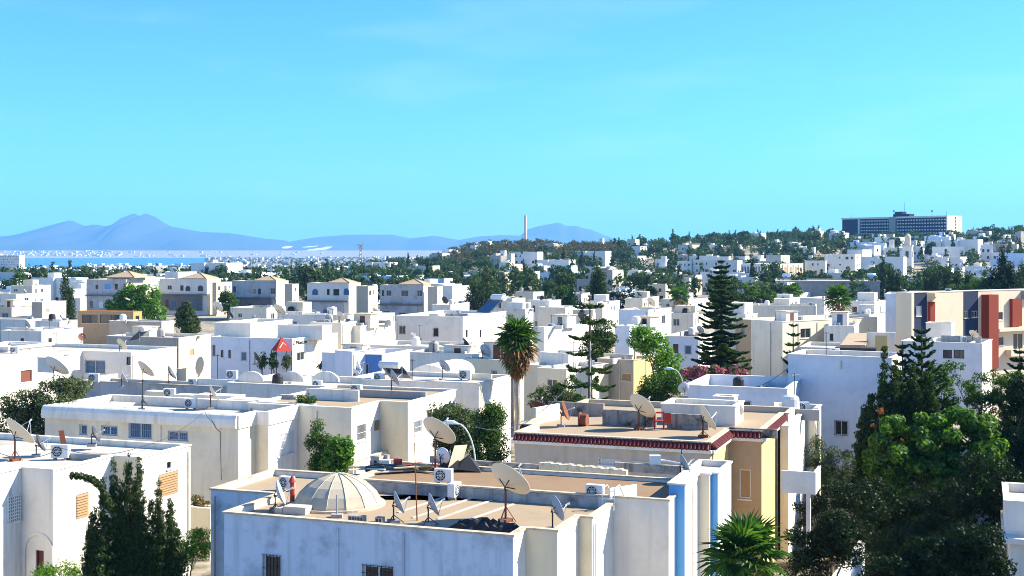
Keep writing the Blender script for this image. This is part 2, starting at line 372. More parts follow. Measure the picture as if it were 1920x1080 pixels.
# ------------------------------------------------------------------ buildings
class House: pass
def wallgrid(b, P, d, n, Ln, z0, z1, holes, m=0, depth=0.14):
    """vertical wall from P along d (2D) with rectangular holes [(s0,s1,a0,a1)] and their reveals"""
    ss = sorted({0.0, Ln, *[q for h in holes for q in h[:2]]}); zs = sorted({z0, z1, *[q for h in holes for q in h[2:4]]})
    at = lambda s, z, k=0.0: (P[0]+d[0]*s-n[0]*k, P[1]+d[1]*s-n[1]*k, z)
    for s0, s1 in zip(ss, ss[1:]):
        for a0, a1 in zip(zs, zs[1:]):
            sm, am = (s0+s1)/2, (a0+a1)/2
            if any(h[0] < sm < h[1] and h[2] < am < h[3] for h in holes): continue
            b.quad(at(s0, a0), at(s1, a0), at(s1, a1), at(s0, a1), m)
    for s0, s1, a0, a1 in holes:
        b.quad(at(s0, a0), at(s0, a0, depth), at(s0, a1, depth), at(s0, a1), m)
        b.quad(at(s1, a0, depth), at(s1, a0), at(s1, a1), at(s1, a1, depth), m)
        b.quad(at(s0, a0), at(s1, a0), at(s1, a0, depth), at(s0, a0, depth), m)
        b.quad(at(s0, a1, depth), at(s1, a1, depth), at(s1, a1), at(s0, a1), m)

def offset_poly(pts, t):
    """positive t: inwards, for a counter-clockwise outline"""
    n = len(pts); out = []
    for i in range(n):
        a, p, c = Vector(pts[i-1]), Vector(pts[i]), Vector(pts[(i+1) % n])
        d1 = (p-a).normalized(); d2 = (c-p).normalized(); n1 = Vector((d1.y, -d1.x)); n2 = Vector((d2.y, -d2.x))
        q = 1+n1.dot(n2)
        out.append(tuple(p-(n1+n2)*(t/max(q, 0.3))))
    return out

def parse_path(start, z, path, ang):
    a = math.radians(ang); u = Vector((math.cos(a), math.sin(a))); v = Vector((-u.y, u.x))
    P = G(start[0], start[1], z).to_2d() if not isinstance(start, Vector) else start.to_2d()
    P0 = P.copy(); pts = [P.copy()]
    for tk in path.split():
        ax = u if tk[0] in 'uU' else v
        if tk[1] == '>': P = P+ax*tpx(P, ax, float(tk[2:]))
        elif tk[0] in 'uv': P = P+ax*float(tk[1:])
        else: P = P+ax*(float(tk[1:])-(P-P0).dot(ax))
        pts.append(P.copy())
    return pts, u, v

def window(h, e, s0, s1, a0, a1, style='glass', detail=True):
    """a window set in edge e of house h; s along the wall, a = heights"""
    P, d, n = h.P[e], h.d[e], h.n[e]
    at = lambda s, z, k: (P[0]+d[0]*s+n[0]*k, P[1]+d[1]*s+n[1]*k, z)
    off = h.loc; X = Vector((d[0], d[1], 0)); Nn = Vector((n[0], n[1], 0)); Z = Vector((0, 0, 1))
    wd, ht = s1-s0, a1-a0
    glass = {'blue': 'blueglass', 'brown': 'woodbrown', 'white': 'frame', 'wood': 'shutterwood', 'door': 'dooroxblood', 'bshut': 'skyblue', 'lattice': 'frame'}.get(style, 'glass')
    fm = {'brown': 'woodbrown', 'dark': 'iron', 'bshut': 'skyblue', 'door': 'dooroxblood'}.get(style, 'frame')
    b = MB(); fw = min(0.07, wd*0.12); zc = -0.10
    for (p, q, r, t) in ((s0, s1, a0, a0+fw), (s0, s1, a1-fw, a1), (s0, s0+fw, a0+fw, a1-fw), (s1-fw, s1, a0+fw, a1-fw)):
        b.obox(at(p, r, zc-0.04), X*(q-p), Nn*0.06, Z*(t-r))
    if style in ('glass', 'grille', 'blue', 'dark') and wd > 0.9: b.obox(at((s0+s1)/2-0.03, a0+fw, zc-0.035), X*0.06, Nn*0.05, Z*(ht-2*fw))
    w = b.build('window', fm, h.root, off)
    p = MB(); p.obox(at(s0+fw, a0+fw, zc-0.035), X*(wd-2*fw), Nn*0.015, Z*(ht-2*fw)); p.build('pane', glass, w, off)
    if not detail: return w
    if style in ('grille', 'blue', 'wgrille', 'white'):
        g = MB(); nb = max(3, int(wd/0.14)); k = 0.03
        for i in range(nb+1): g.obox(at(s0+wd*i/nb-0.008, a0-0.03, k), X*0.02, Nn*0.02, Z*(ht+0.06))
        nh = max(2, int(ht/0.4))
        for i in range(nh+1): g.obox(at(s0-0.03, a0+ht*i/nh-0.008, k+0.02), X*(wd+0.06), Nn*0.02, Z*0.02)
        g.build('grille', {'blue': 'blueiron', 'grille': 'iron'}.get(style, 'whiteiron'), w, off)
    if style == 'shutter':
        nsl = 9
        for i in range(nsl):
            g = MB(); z = a0+ht*(i+0.1)/nsl; g.obox(at(s0+0.02, z, -0.05), X*(wd-0.04), Nn*0.10+Z*-0.03, Z*(ht/nsl*0.55)); g.build('slat', 'shutterwood', w, off)
    if style == 'lattice':
        g = MB(); nx, nz_ = 6, 8
        for i in range(nx+1): g.obox(at(s0+wd*i/nx-0.025, a0, 0.0), X*0.05, Nn*0.06, Z*ht)
        for i in range(nz_+1): g.obox(at(s0, a0+ht*i/nz_-0.025, 0.0), X*wd, Nn*0.062, Z*0.05)
        g.build('lattice', 'white', w, off)
    if style not in ('door', 'shutter') and detail:
        g = MB(); g.obox(at(s0-0.08, a0-0.09, -0.01), X*(wd+0.16), Nn*0.10, Z*0.07); g.build('sill', 'white', w, off)
    return w

def arch_window(h, e, s, a0, wd, ht, glass='glass', fm='frame', pane=True):
    P, d, n = h.P[e], h.d[e], h.n[e]
    def ring(w2, top, k):
        pts = [(-w2, a0), (w2, a0)]; r = w2; sp = top-r
        pts += [(r*math.cos(t), sp+r*math.sin(t)) for t in [math.pi*i/10 for i in range(11)]]
        return [(P[0]+d[0]*(s+x)+n[0]*k, P[1]+d[1]*(s+x)+n[1]*k, z) for x, z in pts]
    b = MB(); o, i = ring(wd/2+0.10, a0+ht+0.10, 0.05), ring(wd/2, a0+ht, 0.05); back = ring(wd/2+0.10, a0+ht+0.10, -0.02)
    m = len(o)
    b.add(o+i+back, [(k, (k+1) % m, m+(k+1) % m, m+k) for k in range(m)]+[(2*m+k, 2*m+(k+1) % m, (k+1) % m, k) for k in range(m)])
    w = b.build('window', fm, h.root, h.loc)
    if not pane: return w
    q = MB(); r = ring(wd/2+0.02, a0+ht+0.02, 0.02); q.add(r, [tuple(range(len(r)))]); q.build('pane', glass, w, h.loc)
    return w

def volume(h, pts, zb, zt, mat, roof, par_h=0.35, par_t=0.22, emats={}, cop='coping', cop_h=0.07, cop_out=0.06, holes={}, walls=None, copname='coping'):
    n = len(pts); mats = [mat]+[q for q in dict.fromkeys(emats.values()) if q != mat]
    b = MB()
    for i in range(n):
        P = pts[i]; d = pts[(i+1) % n]-P; Ln = d.length
        if Ln < 1e-4: continue
        d = d/Ln; nn = Vector((d.y, -d.x))
        wallgrid(b, P, d, nn, Ln, zb, zt, holes.get(i, []), mats.index(emats.get(i, mat)))
    inn = offset_poly(pts, par_t); zr = zt-par_h
    for i in range(n):
        a, c = inn[i], inn[(i+1) % n]
        b.quad((*c, zr), (*a, zr), (*a, zt), (*c, zt), 0)
    w = b.build('wall', mats, h.root, h.loc)
    r = MB(); r.add([(x, y, zr) for x, y in inn], [tuple(range(n))]); r.build('roof', roof, h.root, h.loc)
    oo, ii = offset_poly(pts, -cop_out), offset_poly(pts, par_t+0.02); c = MB()
    for i in range(n):
        j = (i+1) % n; z0, z1 = zt-0.001 if cop_h < 0.15 else zt-cop_h+0.07, zt+0.07
        a, e, f, g = oo[i], oo[j], ii[j], ii[i]
        c.quad((*a, z1), (*e, z1), (*f, z1), (*g, z1)); c.quad((*a, z0), (*e, z0), (*e, z1), (*a, z1)); c.quad((*g, z1), (*f, z1), (*f, z0), (*g, z0))
        c.quad((*e, z0), (*a, z0), (*g, z0), (*f, z0))
    c.build(copname, cop, h.root, h.loc)
    return w

HOUSES = {}
def house(key, label, start, z, path, ang=-20, zb=-0.3, mat='white', roof='roofwhite', wins=(), auto=0, seed=1, group=None, name='house', cat='house', detail=True, **kw):
    h = House(); pts, h.u, h.v = parse_path(start, z, path, ang); n = len(pts)
    # ground under the far ones
    cx = sum(p.x for p in pts)/n; cy = sum(p.y for p in pts)/n
    zb = min(zb, terrain(cx, cy)-0.5)
    h.loc = Vector((cx, cy, zb)); h.pts = pts; h.z = z; h.zb = zb; h.zr = z-kw.get('par_h', 0.35); h.ang = math.radians(ang)
    h.root = empty(name, h.loc, 0, label, cat, group)
    h.P = pts; h.d = []; h.n = []; h.len = []
    for i in range(n):
        d = pts[(i+1) % n]-pts[i]; ln = d.length or 1e-6; d = d/ln; h.d.append(d); h.n.append(Vector((d.y, -d.x))); h.len.append(ln)
    holes = {}; todo = []
    if not auto and 95 < cy < 330 and name == 'house': auto = 0.22; seed = len(HOUSES)+40
    for (e, x0, y0, x1, y1, st) in wins:
        s0, s1 = sorted((tpx(pts[e], h.d[e], x0), tpx(pts[e], h.d[e], x1)))
        Y = pts[e].y+h.d[e].y*(s0+s1)/2; a1, a0 = HC-(y0-HZ)*Y/F, HC-(y1-HZ)*Y/F
        if st == 'arch' or st == 'barch': arch_window(h, e, (s0+s1)/2, a0, s1-s0, a1-a0, 'blueglass' if st == 'barch' else 'glass', 'skyblue' if st == 'barch' else 'frame'); continue
        s0 = max(0.1, s0); s1 = min(h.len[e]-0.1, s1); a1 = min(a1, z-0.15); a0 = max(a0, zb+0.1)
        if s1-s0 > 0.15 and a1-a0 > 0.15: holes.setdefault(e, []).append((s0, s1, a0, a1)); todo.append((e, s0, s1, a0, a1, st))
    if auto:
        rng = random.Random(seed)
        for e in range(n):
            mid = pts[e]+h.d[e]*h.len[e]/2
            if h.n[e].dot(-mid) <= 0 or h.len[e] < 2.2 or e in holes: continue
            fl = max(1, int((z-zb)/3.1))
            for k in range(fl):
                top = z-1.0-3.1*k; s = rng.uniform(0.7, 1.6)
                while s < h.len[e]-1.5:
                    wd = rng.choice((0.6, 0.9, 1.2, 1.4)); ht = rng.choice((0.8, 1.1, 1.3))
                    if rng.random() < auto and s+wd < h.len[e]-0.4 and top-ht > zb+0.8:
                        holes.setdefault(e, []).append((s, s+wd, top-ht, top)); todo.append((e, s, s+wd, top-ht, top, rng.choice(('glass', 'glass', 'grille', 'brown', 'blue', 'glass'))))
                    s += wd+rng.uniform(1.0, 2.4)
    volume(h, pts, zb, z, mat, roof, holes=holes, **kw)
    for t in todo: window(h, *t, detail=detail)
    if cy < 230 and name == 'house':
        rg = random.Random(len(HOUSES)*3+1)
        for e in range(n):
            if h.len[e] < 2.5 or h.n[e].dot(-(pts[e]+h.d[e]*h.len[e]/2)) <= 0 or rg.random() < 0.35: continue
            s = rg.choice((0.25, h.len[e]-0.25, h.len[e]*rg.uniform(.3, .7)))
            if any(q[0]-.1 < s < q[1]+.1 for q in holes.get(e, [])): continue
            b = MB(); q = pts[e]+h.d[e]*s+h.n[e]*0.07; b.tube([(q.x, q.y, max(zb, -0.2)), (q.x, q.y, z-0.25)], 0.045, 6); b.build('drain_pipe', rg.choice(('white', 'concrete', 'steel', 'offwhite')), h.root, h.loc)
    HOUSES[key] = h; return h

def rect(C, ang, lx, rx, z):
    """path for a box whose near corner is photo pixel C: left wall to column lx, right wall to column rx"""
    a = math.radians(ang); u = Vector((math.cos(a), math.sin(a))); v = Vector((-u.y, u.x)); P = G(C[0], C[1], z).to_2d()
    l = -tpx(P, u, lx) if not isinstance(lx, str) else float(lx); r = tpx(P, v, rx) if not isinstance(rx, str) else float(rx)
    if l > 45 or l < 0.3: l = 12
    if r > 16 or r < 0.3: r = 9
    st = P-u*l; return Vector((st.x, st.y, 0)), 'u%f v%f u%f' % (l, r, -l)
def box_house(key, label, C, lx, rx, z, ang=-20, **kw):
    st, p = rect(C, ang, lx, rx, z); return house(key, label, st, z, p, ang=ang, **kw)
def extra(h, C, lx, rx, z, zb=None, mat='white', roof='roofwhite', ang=None, **kw):
    """another volume of the same house (upper storey, stair head)"""
    a = math.degrees(h.ang) if ang is None else ang
    st, p = rect(C, a, lx, rx, z); pts, u, v = parse_path(st, z, p, a); volume(h, pts, h.zr if zb is None else zb, z, mat, roof, **kw); return pts
# ------------------------------------------------------------------ the near houses
HL = house('HL', 'white two-storey house in the lower corner with slatted shutters and stepped walls', (40, 878), 7.6,
    'u>100 v>212 u>262 v>357 U-15 V-7 U0', roof='roofwhite', par_h=0.25,
    wins=[(1, 143, 925, 166, 969, 'shutter'), (3, 297, 886, 334, 927, 'shutter'), (3, 313, 866, 321, 878, 'dark'), (7, 14, 930, 37, 978, 'lattice'),
          (0, 67, 1032, 82, 1075, 'door')], emats={2: 'cream', 0: 'palblue'}, cop='white')
arch_window(HL, 1, tpx(HL.P[1], HL.d[1], 140), 0.5, 2.6, 3.4, 'offwhite', 'white'); arch_window(HL, 0, HL.len[0]*0.55, 0.5, HL.len[0]*0.8, 4.0, 'cream', 'white', pane=False)  # blind arch panel coloured for the shade of its recess

H1 = house('H1', 'pale blue house in front with a ribbed dome and many dishes on its tan roof', (420, 962), 7.6,
    'u>962 v>985 u>1045 v>1085 u>1110 v>1205 u>1256 V9.4 U-3.3 V4.1 U0', mat='white', roof='rooftan', par_h=0.22, par_t=0.2,
    emats={0: 'bluewash', 2: 'cream', 4: 'cream', 6: 'palblue', 10: 'bluewash', 9: 'bluewash'},
    wins=[(0, 494, 1041, 526, 1090, 'grille'), (0, 681, 1061, 737, 1090, 'grille')])
for px_ in (634, 757):
    b = MB(); s_ = tpx(H1.P[0], H1.d[0], px_); q = H1.P[0]+H1.d[0]*s_+H1.n[0]*0.05; b.tube([(q.x, q.y, -0.2), (q.x, q.y, 7.4)], 0.035, 6); b.build('drain_pipe', 'bluewash', H1.root, H1.loc)
H2 = house('H2', 'low brown-roofed house with stained grey parapet behind the domed house', (660, 899), 7.85,
    'u>1254 v+4.8 U0', mat='palblue', roof='roofbrown', par_h=0.12, par_t=0.15, zb=-0.3)
def upstand():
    P, d, n = H2.P[0], H2.d[0], H2.n[0]; s1 = tpx(P, d, 1120); b = MB(); b.obox((P.x+n.x*0.004, P.y+n.y*0.004, 7.0), Vector((d.x, d.y, 0))*s1, Vector((n.x, n.y, 0))*0.05, (0, 0, 0.83)); b.build('roof_upstand', 'stain2', H2.root, H2.loc)
surf('stain2', (0.44, 0.43, 0.40), (0.12, 0.12, 0.12), 1.2, 0.8, streak=1.1)
upstand()
HF = house('HF', 'narrow white house end with two vivid blue fins beside the yellow walls', (1254, 908), 8.3,
    'u>1284 v>1310 u>1330 v>1333 u>1346 v3.2 U0', mat='white', roof='roofwhite', par_h=0.2, par_t=0.12, emats={0: 'skyblue', 2: 'offwhite', 4: 'skyblue'}, cop='white')
H3 = house('H3', 'beige and yellow house with a red tile cornice and rusty junk on its roof', (965, 812), 8.1,
    'u>1332 v>1366 u>1428 v>1468 u>1478 v3 U-0.8 V3.2 U0', mat='beige', roof='rooftan', par_h=0.3, par_t=0.25,
    emats={0: 'greige', 1: 'yellow', 2: 'tanwall', 3: 'yellow', 4: 'white', 5: 'white'},  # tan side is the yellow wall with shade put into its colour
    wins=[(0, 1123, 861, 1164, 872, 'white'), (0, 1186, 866, 1225, 880, 'white'), (1, 1343, 864, 1352, 905, 'white'), (2, 1386, 880, 1408, 935, 'wood')])
def red_cornice(h, edges, zt):
    for e in edges:
        P, d, n, ln = h.P[e], h.d[e], h.n[e], h.len[e]; X = Vector((d.x, d.y, 0)); Nn = Vector((n.x, n.y, 0)); Z = Vector((0, 0, 1)); o = Vector((P.x, P.y, 0))
        b = MB(); b.obox(o+Z*(zt-0.52)-X*0.1, X*(ln+0.2), Nn*0.24, Z*0.18)
        c = b.build('cornice', 'white', h.root, h.loc)
        b = MB(); b.add([o+Z*(zt-0.34)+Nn*0.30, o+X*ln+Z*(zt-0.34)+Nn*0.30, o+X*ln+Z*(zt-0.03)+Nn*0.03, o+Z*(zt-0.03)+Nn*0.03, o+Z*(zt-0.34), o+X*ln+Z*(zt-0.34)], [(0, 1, 2, 3), (4, 5, 1, 0)])
        b.build('cornice_bed', 'tile', c, h.loc)
        k = int(ln/0.21)
        t = MB(); A, B_ = Vector((0, 0, 0)), Nn*0.28-Z*0.30; t.tube([A, B_], [0.06, 0.08], 6)
        me = t.mesh('roof_tile', 'tile')
        for i in range(k):
            q = o+X*((i+0.5)*ln/k)+Z*(zt-0.02)+Nn*0.04; link('roof_tile', me, c, q-h.loc)
red_cornice(H3, (0, 1, 2, 3, 8), 8.1)
# inner parapet walls stained by rain, balcony, white stair wing
def slab(h, name, px, py, z, ln, th, ht, mat, ang=None, off_mat=None):
    a = h.ang if ang is None else math.radians(ang); c = G(px, py, z); b = MB(); b.box((c.x, c.y, z), ln, th, ht, a); return b.build(name, mat, h.root, h.loc)
slab(H3, 'parapet_wall', 1080, 780, 7.75, 3.6, 0.2, 0.85, 'stain'); slab(H3, 'parapet_wall', 1180, 800, 7.75, 3.2, 0.2, 0.95, 'stain')
slab(H3, 'parapet_wall', 1290, 806, 7.75, 2.4, 0.2, 0.9, 'stain'); slab(H3, 'parapet_wall', 1412, 820, 7.75, 2.6, 0.2, 0.5, 'stain'); slab(H3, 'parapet_wall', 1025, 792, 7.75, 2.6, 0.2, 1.0, 'offwhite', 55)
extra(H3, (1378, 764), 1240, '3', 8.9, zb=-0.3, mat='white', roof='roofwhite', cop='white')
W3 = house('W3', 'white stair wing with a hanging balcony box beside the yellow house', (1463, 800), 7.7, 'u>1478 v>1510 u0.6 v3.5 U-2', mat='offwhite', roof='roofwhite', cop='white', emats={1: 'white'})
def balcony(h):
    c = W(1465, 882, 66.5); b = MB(); u = Vector((h.u.x, h.u.y, 0)); v = Vector((h.v.x, h.v.y, 0))
    o = Vector((c.x, c.y, c.z-1.15)); X, Y, Z = u*1.75, v*2.2, Vector((0, 0, 1.15))
    b.obox(o, X, Y, (0, 0, 0.15)); b.obox(o+Vector((0, 0, 0.15)), X, v*0.12, Z*0.87); b.obox(o+u*1.63+Vector((0, 0, 0.15))+v*0.125, u*0.12, v*2.0, Z*0.87)
    b.build('balcony', 'white', h.root, h.loc)
    q = MB(); q.obox(o+X*0.72-Vector((0, 0, 3.2)), u*0.22, v*0.22, (0, 0, 3.195)); q.build('column', 'white', h.root, h.loc)
balcony(W3)

# ---- second row
HM1 = house('HM1', 'cream house with a rounded white parapet and blue grilled windows', (84, 762), 7.6,
    'u>447 v>480 u>503 v>560 u>566 v>578 u0.4 v>590 U0', mat='offwhite', roof='roofwhite', par_h=0.55, par_t=0.3, cop='white', cop_h=0.85, cop_out=0.1,
    emats={1: 'cream', 3: 'white', 4: 'tanwall', 5: 'white'},
    wins=[(0, 150, 797, 163, 815, 'blue'), (0, 191, 799, 220, 816, 'blue'), (0, 242, 790, 284, 822, 'blue'), (0, 316, 809, 352, 826, 'blue'), (3, 521, 811, 551, 852, 'white')])
def round_parapet(h, e, z0, z1):
    P, d, n, ln = h.P[e], h.d[e], h.n[e], h.len[e]; b = MB()
    prof = [(0.11, z0), (0.34, z0+0.03), (0.38, z0+0.2), (0.36, z1-0.3), (0.22, z1-0.06), (0.1, z1+0.02)]
    V = []
    for s in (0, ln):
        for k, z in prof: V.append((P.x+d.x*s+n.x*k, P.y+d.y*s+n.y*k, z))
    m = len(prof); b.add(V, [(i, m+i, m+i+1, i+1) for i in range(m-1)]+[tuple(range(m-1, -1, -1)), tuple(range(m, 2*m))])
    b.build('parapet_band', 'white', h.root, h.loc, smooth=False)
round_parapet(HM1, 0, 6.85, 7.7)
aw = MB(); c0 = W(180, 775, HM1.P[0].y-1.2); u3 = Vector((HM1.u.x, HM1.u.y, 0)); v3 = Vector((HM1.v.x, HM1.v.y, 0))
aw.obox(c0+Vector((0, 0, 0.05)), u3*1.9, v3*1.6+Vector((0, 0, 0.5)), Vector((0, 0, 0.06))); aw.build('awning', 'cream', HM1.root, HM1.loc)
HM2 = house('HM2', 'cream house with a tan flat roof and black window openings on its white end', (588, 763), 7.6,
    'u>659 v>712 u>765 v>835 v2 U-5 V0', mat='offwhite', roof='rooftan', par_h=0.12, par_t=0.2, cop='white', emats={1: 'white', 2: 'cream', 3: 'white', 4: 'white'},
    wins=[(1, 670, 795, 687, 826, 'wgrille'), (1, 702, 788, 711, 806, 'shutter'), (3, 777, 788, 791, 812, 'wgrille'), (3, 801, 768, 810, 800, 'dark'), (3, 812, 766, 820, 798, 'dark')])
slab(HM2, 'parapet_wall', 715, 745, 7.5, 7.0, 0.2, 0.5, 'concrete')
GW = box_house('GW', 'low pale wall with a shade-toned front between the shrubs and the junk roof', (662, 868), 634, 742, 4.2, mat='white', emats={0: 'palblue'}, roof='roofwhite', par_h=0.1)
HB = box_house('HB', 'tall plain pale blue house wall with one small dark window', (1672, 672), 1478, 1694, 9.6, ang=-26, mat='white', roof='roofwhite', emats={0: 'hbblue'}, par_h=1.0, cop='white',
    wins=[(0, 1565, 789, 1590, 816, 'grille')])
HB2 = box_house('HB2', 'lower terrace wing of the pale blue house with open roof deck', (1476, 730), 1284, '9', 7.6, ang=-20, mat='hbblue', roof='roofgrey', par_h=1.0, cop='white')
extra(HB2, (1376, 746), 1337, '1.5', 7.55, zb=-0.3, mat='hbblue', cop='white')
H4 = house('H4', 'plain grey-white house with a long blank wall and a solar heater on its roof', (679, 712), 7.4, 'u>898 v>942 v2 U-1.5 V1.0 U0', mat='palblue', roof='roofwhite', emats={1: 'white', 2: 'white'}, cop='white', par_h=0.3)
H4b = house('H4b', 'pale house behind the grey wall with blue arched parapet bays', (425, 718), 6.6, 'u>660 v>690 v5 U0', mat='palblue', roof='roofwhite', cop='white', par_h=0.5, emats={1: 'white'}, auto=0.25, seed=4)
HD = box_house('HD', 'low house with a dark grey flat roof edge and small dishes behind the cream house', (470, 728), 150, 500, 6.2, mat='vgrey', roof='roofgrey', par_h=0.25, emats={1: 'white'})
# ------------------------------------------------------------------ the middle distance
C1 = house('C1', 'white house with a brown shuttered window and a lattice screened bay', (0, 676), 7.0, 'v>155 u>246 v>331 U-16 V-6', roof='roofwhite', cop='white',
    wins=[(0, 39, 694, 60, 716, 'brown'), (1, 160, 676, 197, 700, 'blue'), (1, 237, 669, 245, 684, 'dark'), (2, 288, 677, 303, 692, 'white')], emats={1: 'palblue'})
extra(C1, (100, 672), 70, 150, 8.0, mat='white', cop='white')
C2 = house('C2', 'small white house with a brown door under a flat white slab', (-30, 650), 7.2, 'u>15 v>52 v4 U-3', roof='roofwhite', cop='white', cop_h=0.3, cop_out=0.25, wins=[(1, 20, 633, 34, 660, 'brown')])
C3 = box_house('C3', 'long low white house with a red chair and dish on its terrace', (78, 622), 2, 283, 6.4, emats={0: 'palblue'}, auto=0.2, seed=3, cop='white')
C4 = box_house('C4', 'white cube house with one tiny window left of the cypress', (79, 567), 59, 124, 8.6, emats={0: 'greige'}, cop='white', wins=[(1, 86, 579, 93, 587, 'wood')])
C4b = box_house('C4b', 'cream terraced house at the frame edge beyond the white cube', (22, 577), -40, 62, 7.6, mat='cream', emats={0: 'beige'}, auto=0.4, seed=8)
C4c = box_house('C4c', 'low pale blue house with a dish below the white cube house', (50, 600), -30, 78, 7.0, mat='palblue', auto=0.3, seed=11, cop='white')
C4d = box_house('C4d', 'white low house right of the pale blue one at the frame edge', (112, 603), 66, 145, 6.9, auto=0.2, seed=12, cop='white')
C5 = box_house('C5', 'brown shed-like house with an orange wall and dark open porch', (250, 585), 146, 266, 6.6, mat='tanwall', emats={0: 'tanwall', 1: 'orange'}, roof='orange', cop='orange', wins=[(0, 187, 590, 230, 606, 'dark'), (0, 154, 590, 183, 606, 'dark'), (1, 254, 592, 261, 606, 'dark')])
C6 = box_house('C6', 'low house with a shade-brown front and a yellow end wall beside the dark conifer', (303, 604), 205, 329, 6.5, mat='cream', emats={0: 'greige'}, cop='white')
C6b = box_house('C6b', 'long grey-roofed white house in front of the yellow end wall', (335, 634), 200, 395, 6.2, mat='offwhite', emats={0: 'greige'}, cop='white', wins=[(1, 356, 655, 364, 668, 'wood')])
# the four villas with pyramid roofs, and their neighbour
def villa(key, label, x0, x1, xr, yt, ybase, seed, lower='vdark', upper='vgrey', wins=(), tower=None, side='cream'):
    zt = 10.0; h = house(key, label, (x0, yt), zt, 'u>%d v>%d v3 U0' % (x1, xr), ang=-14, mat=side, emats={0: upper}, roof='roofgrey', par_h=0.4, wins=wins, name='villa', cat='villa', cop='vgrey')
    # lower storey box under a porch slab; recess shade put into its colour
    P, d, n, ln = h.P[0], h.d[0], h.n[0], h.len[0]; X = Vector((d.x, d.y, 0)); Nn = Vector((n.x, n.y, 0)); o = Vector((P.x, P.y, 0))
    b = MB(); b.obox(o+X*0.2+Nn*0.02+Vector((0, 0, 1.2)), X*(ln-1.6), Nn*0.25, (0, 0, 4.2)); pw = b.build('porch_shade_wall', lower, h.root, h.loc)
    rg = random.Random(seed); s = 1.2
    while s < ln-3:
        w = MB(); w.obox(o+X*s+Nn*0.24+Vector((0, 0, 2.2)), X*rg.uniform(0.9, 1.6), Nn*0.06, (0, 0, rg.uniform(1.4, 2.0))); w.build('window', rg.choice(('glass', 'glass', 'blueglass', 'frame')), h.root, h.loc); s += rg.uniform(2.6, 3.8)
    b = MB(); b.obox(o-X*0.1+Nn*0.02+Vector((0, 0, 5.5)), X*(ln+0.1), Nn*0.7, (0, 0, 0.3)); b.build('porch_slab', 'vdark', h.root, h.loc)
    if tower:
        tx0, tx1, ty = tower; c = W((tx0+tx1)/2, ty, P.y+3); wd = (tx1-tx0)*c.y/F; b = MB(); q = Vector((c.x, c.y, 0)); a = h.ang
        b.box((q.x, q.y, 10.0-0.4), wd*0.82, wd*0.82, c.z-9.6, a); b.build('tower', upper, h.root, h.loc)
        r = MB(); hw = wd*0.55; z0 = c.z; V = [Vector((math.cos(a+math.pi/4+k*math.pi/2)*hw*1.414, math.sin(a+math.pi/4+k*math.pi/2)*hw*1.414, 0))+Vector((q.x, q.y, z0)) for k in range(4)]
        V += [p-Vector((0, 0, 0.2)) for p in V]; V.append(Vector((q.x, q.y, z0+wd*0.20)))
        r.add(V, [(0, 1, 8), (1, 2, 8), (2, 3, 8), (3, 0, 8), (4, 5, 1, 0), (5, 6, 2, 1), (6, 7, 3, 2), (7, 4, 0, 3), (7, 6, 5, 4)]); rf = r.build('roof', 'villaroof', h.root, h.loc)
        for k in range(4):
            t = MB(); t.tube([V[k]+Vector((0, 0, 0.03)), V[8]+Vector((0, 0, 0.05))], 0.09, 5); t.build('ridge_tile', 'villaroof', rf, h.loc)
    return h
villa('V0', 'villa with blue shutters half hidden behind the round green tree', 162, 236, 262, 524, 580, 1, lower='vgrey', upper='vgrey', wins=[(0, 179, 534, 184, 542, 'dark'), (0, 196, 532, 207, 542, 'bshut'), (0, 215, 532, 221, 543, 'dark')], tower=(214, 268, 519))
villa('V1', 'grey villa with two arched windows and a cypress in front', 300, 388, 405, 523, 585, 2, upper='palblue', wins=[(0, 314, 535, 322, 543, 'glass'), (0, 338, 535, 344, 545, 'dark'), (0, 348, 536, 357, 546, 'arch'), (0, 371, 535, 381, 546, 'arch')], tower=(352, 398, 521))
villa('V2', 'villa with an orange door and a pale tile pyramid roof', 434, 518, 532, 527, 580, 3, lower='vdark', upper='vgrey', wins=[(0, 437, 536, 443, 548, 'arch'), (0, 474, 541, 481, 552, 'wood'), (0, 484, 541, 489, 552, 'door'), (0, 507, 540, 516, 552, 'glass')], tower=(486, 526, 525))
villa('V3', 'villa with blue arched doors and a wide roof terrace', 576, 654, 668, 531, 580, 4, lower='vgrey', upper='palblue', side='offwhite', wins=[(0, 586, 542, 596, 553, 'barch'), (0, 613, 542, 618, 553, 'dark'), (0, 625, 542, 636, 554, 'dark'), (0, 645, 541, 654, 553, 'barch')], tower=(624, 662, 529))
villa('V4', 'weathered grey villa with bright blue shutters on its lower floor', 712, 794, 800, 535, 590, 5, lower='vgrey', wins=[(0, 716, 544, 720, 555, 'dark'), (0, 724, 544, 734, 555, 'glass'), (0, 752, 544, 766, 556, 'glass'), (0, 782, 544, 792, 556, 'glass')], tower=(757, 800, 532))
for k, (cx, cy, lx, rx, lab) in enumerate(((262, 527, 236, 290, 'round green tree'), (406, 530, 398, 436, 'arched-window villa'), (548, 533, 534, 560, 'orange-door villa'), (690, 537, 668, 708, 'blue-arched villa'), (820, 538, 802, 830, 'weathered grey villa'))):
    box_house('VS%d' % k, 'cream annexe standing behind and right of the '+lab, (cx, cy), lx, rx, 9.0+0.2*k, ang=-14, mat='cream', emats={0: 'beige'}, auto=0.7, seed=20+k, group='cream annexes of the villas')
C7 = house('C7', 'white house with a shade-blue front, scalloped parapets and a black script sign', (396, 632), 7.0, 'u>548 v>620 v2 U0', mat='white', emats={0: 'hbblue'}, cop='white',
    wins=[(0, 393, 646, 404, 668, 'glass'), (0, 414, 656, 419, 670, 'dark'), (0, 428, 656, 433, 671, 'dark'), (0, 452, 660, 462, 676, 'blue'), (1, 557, 660, 571, 676, 'glass')])
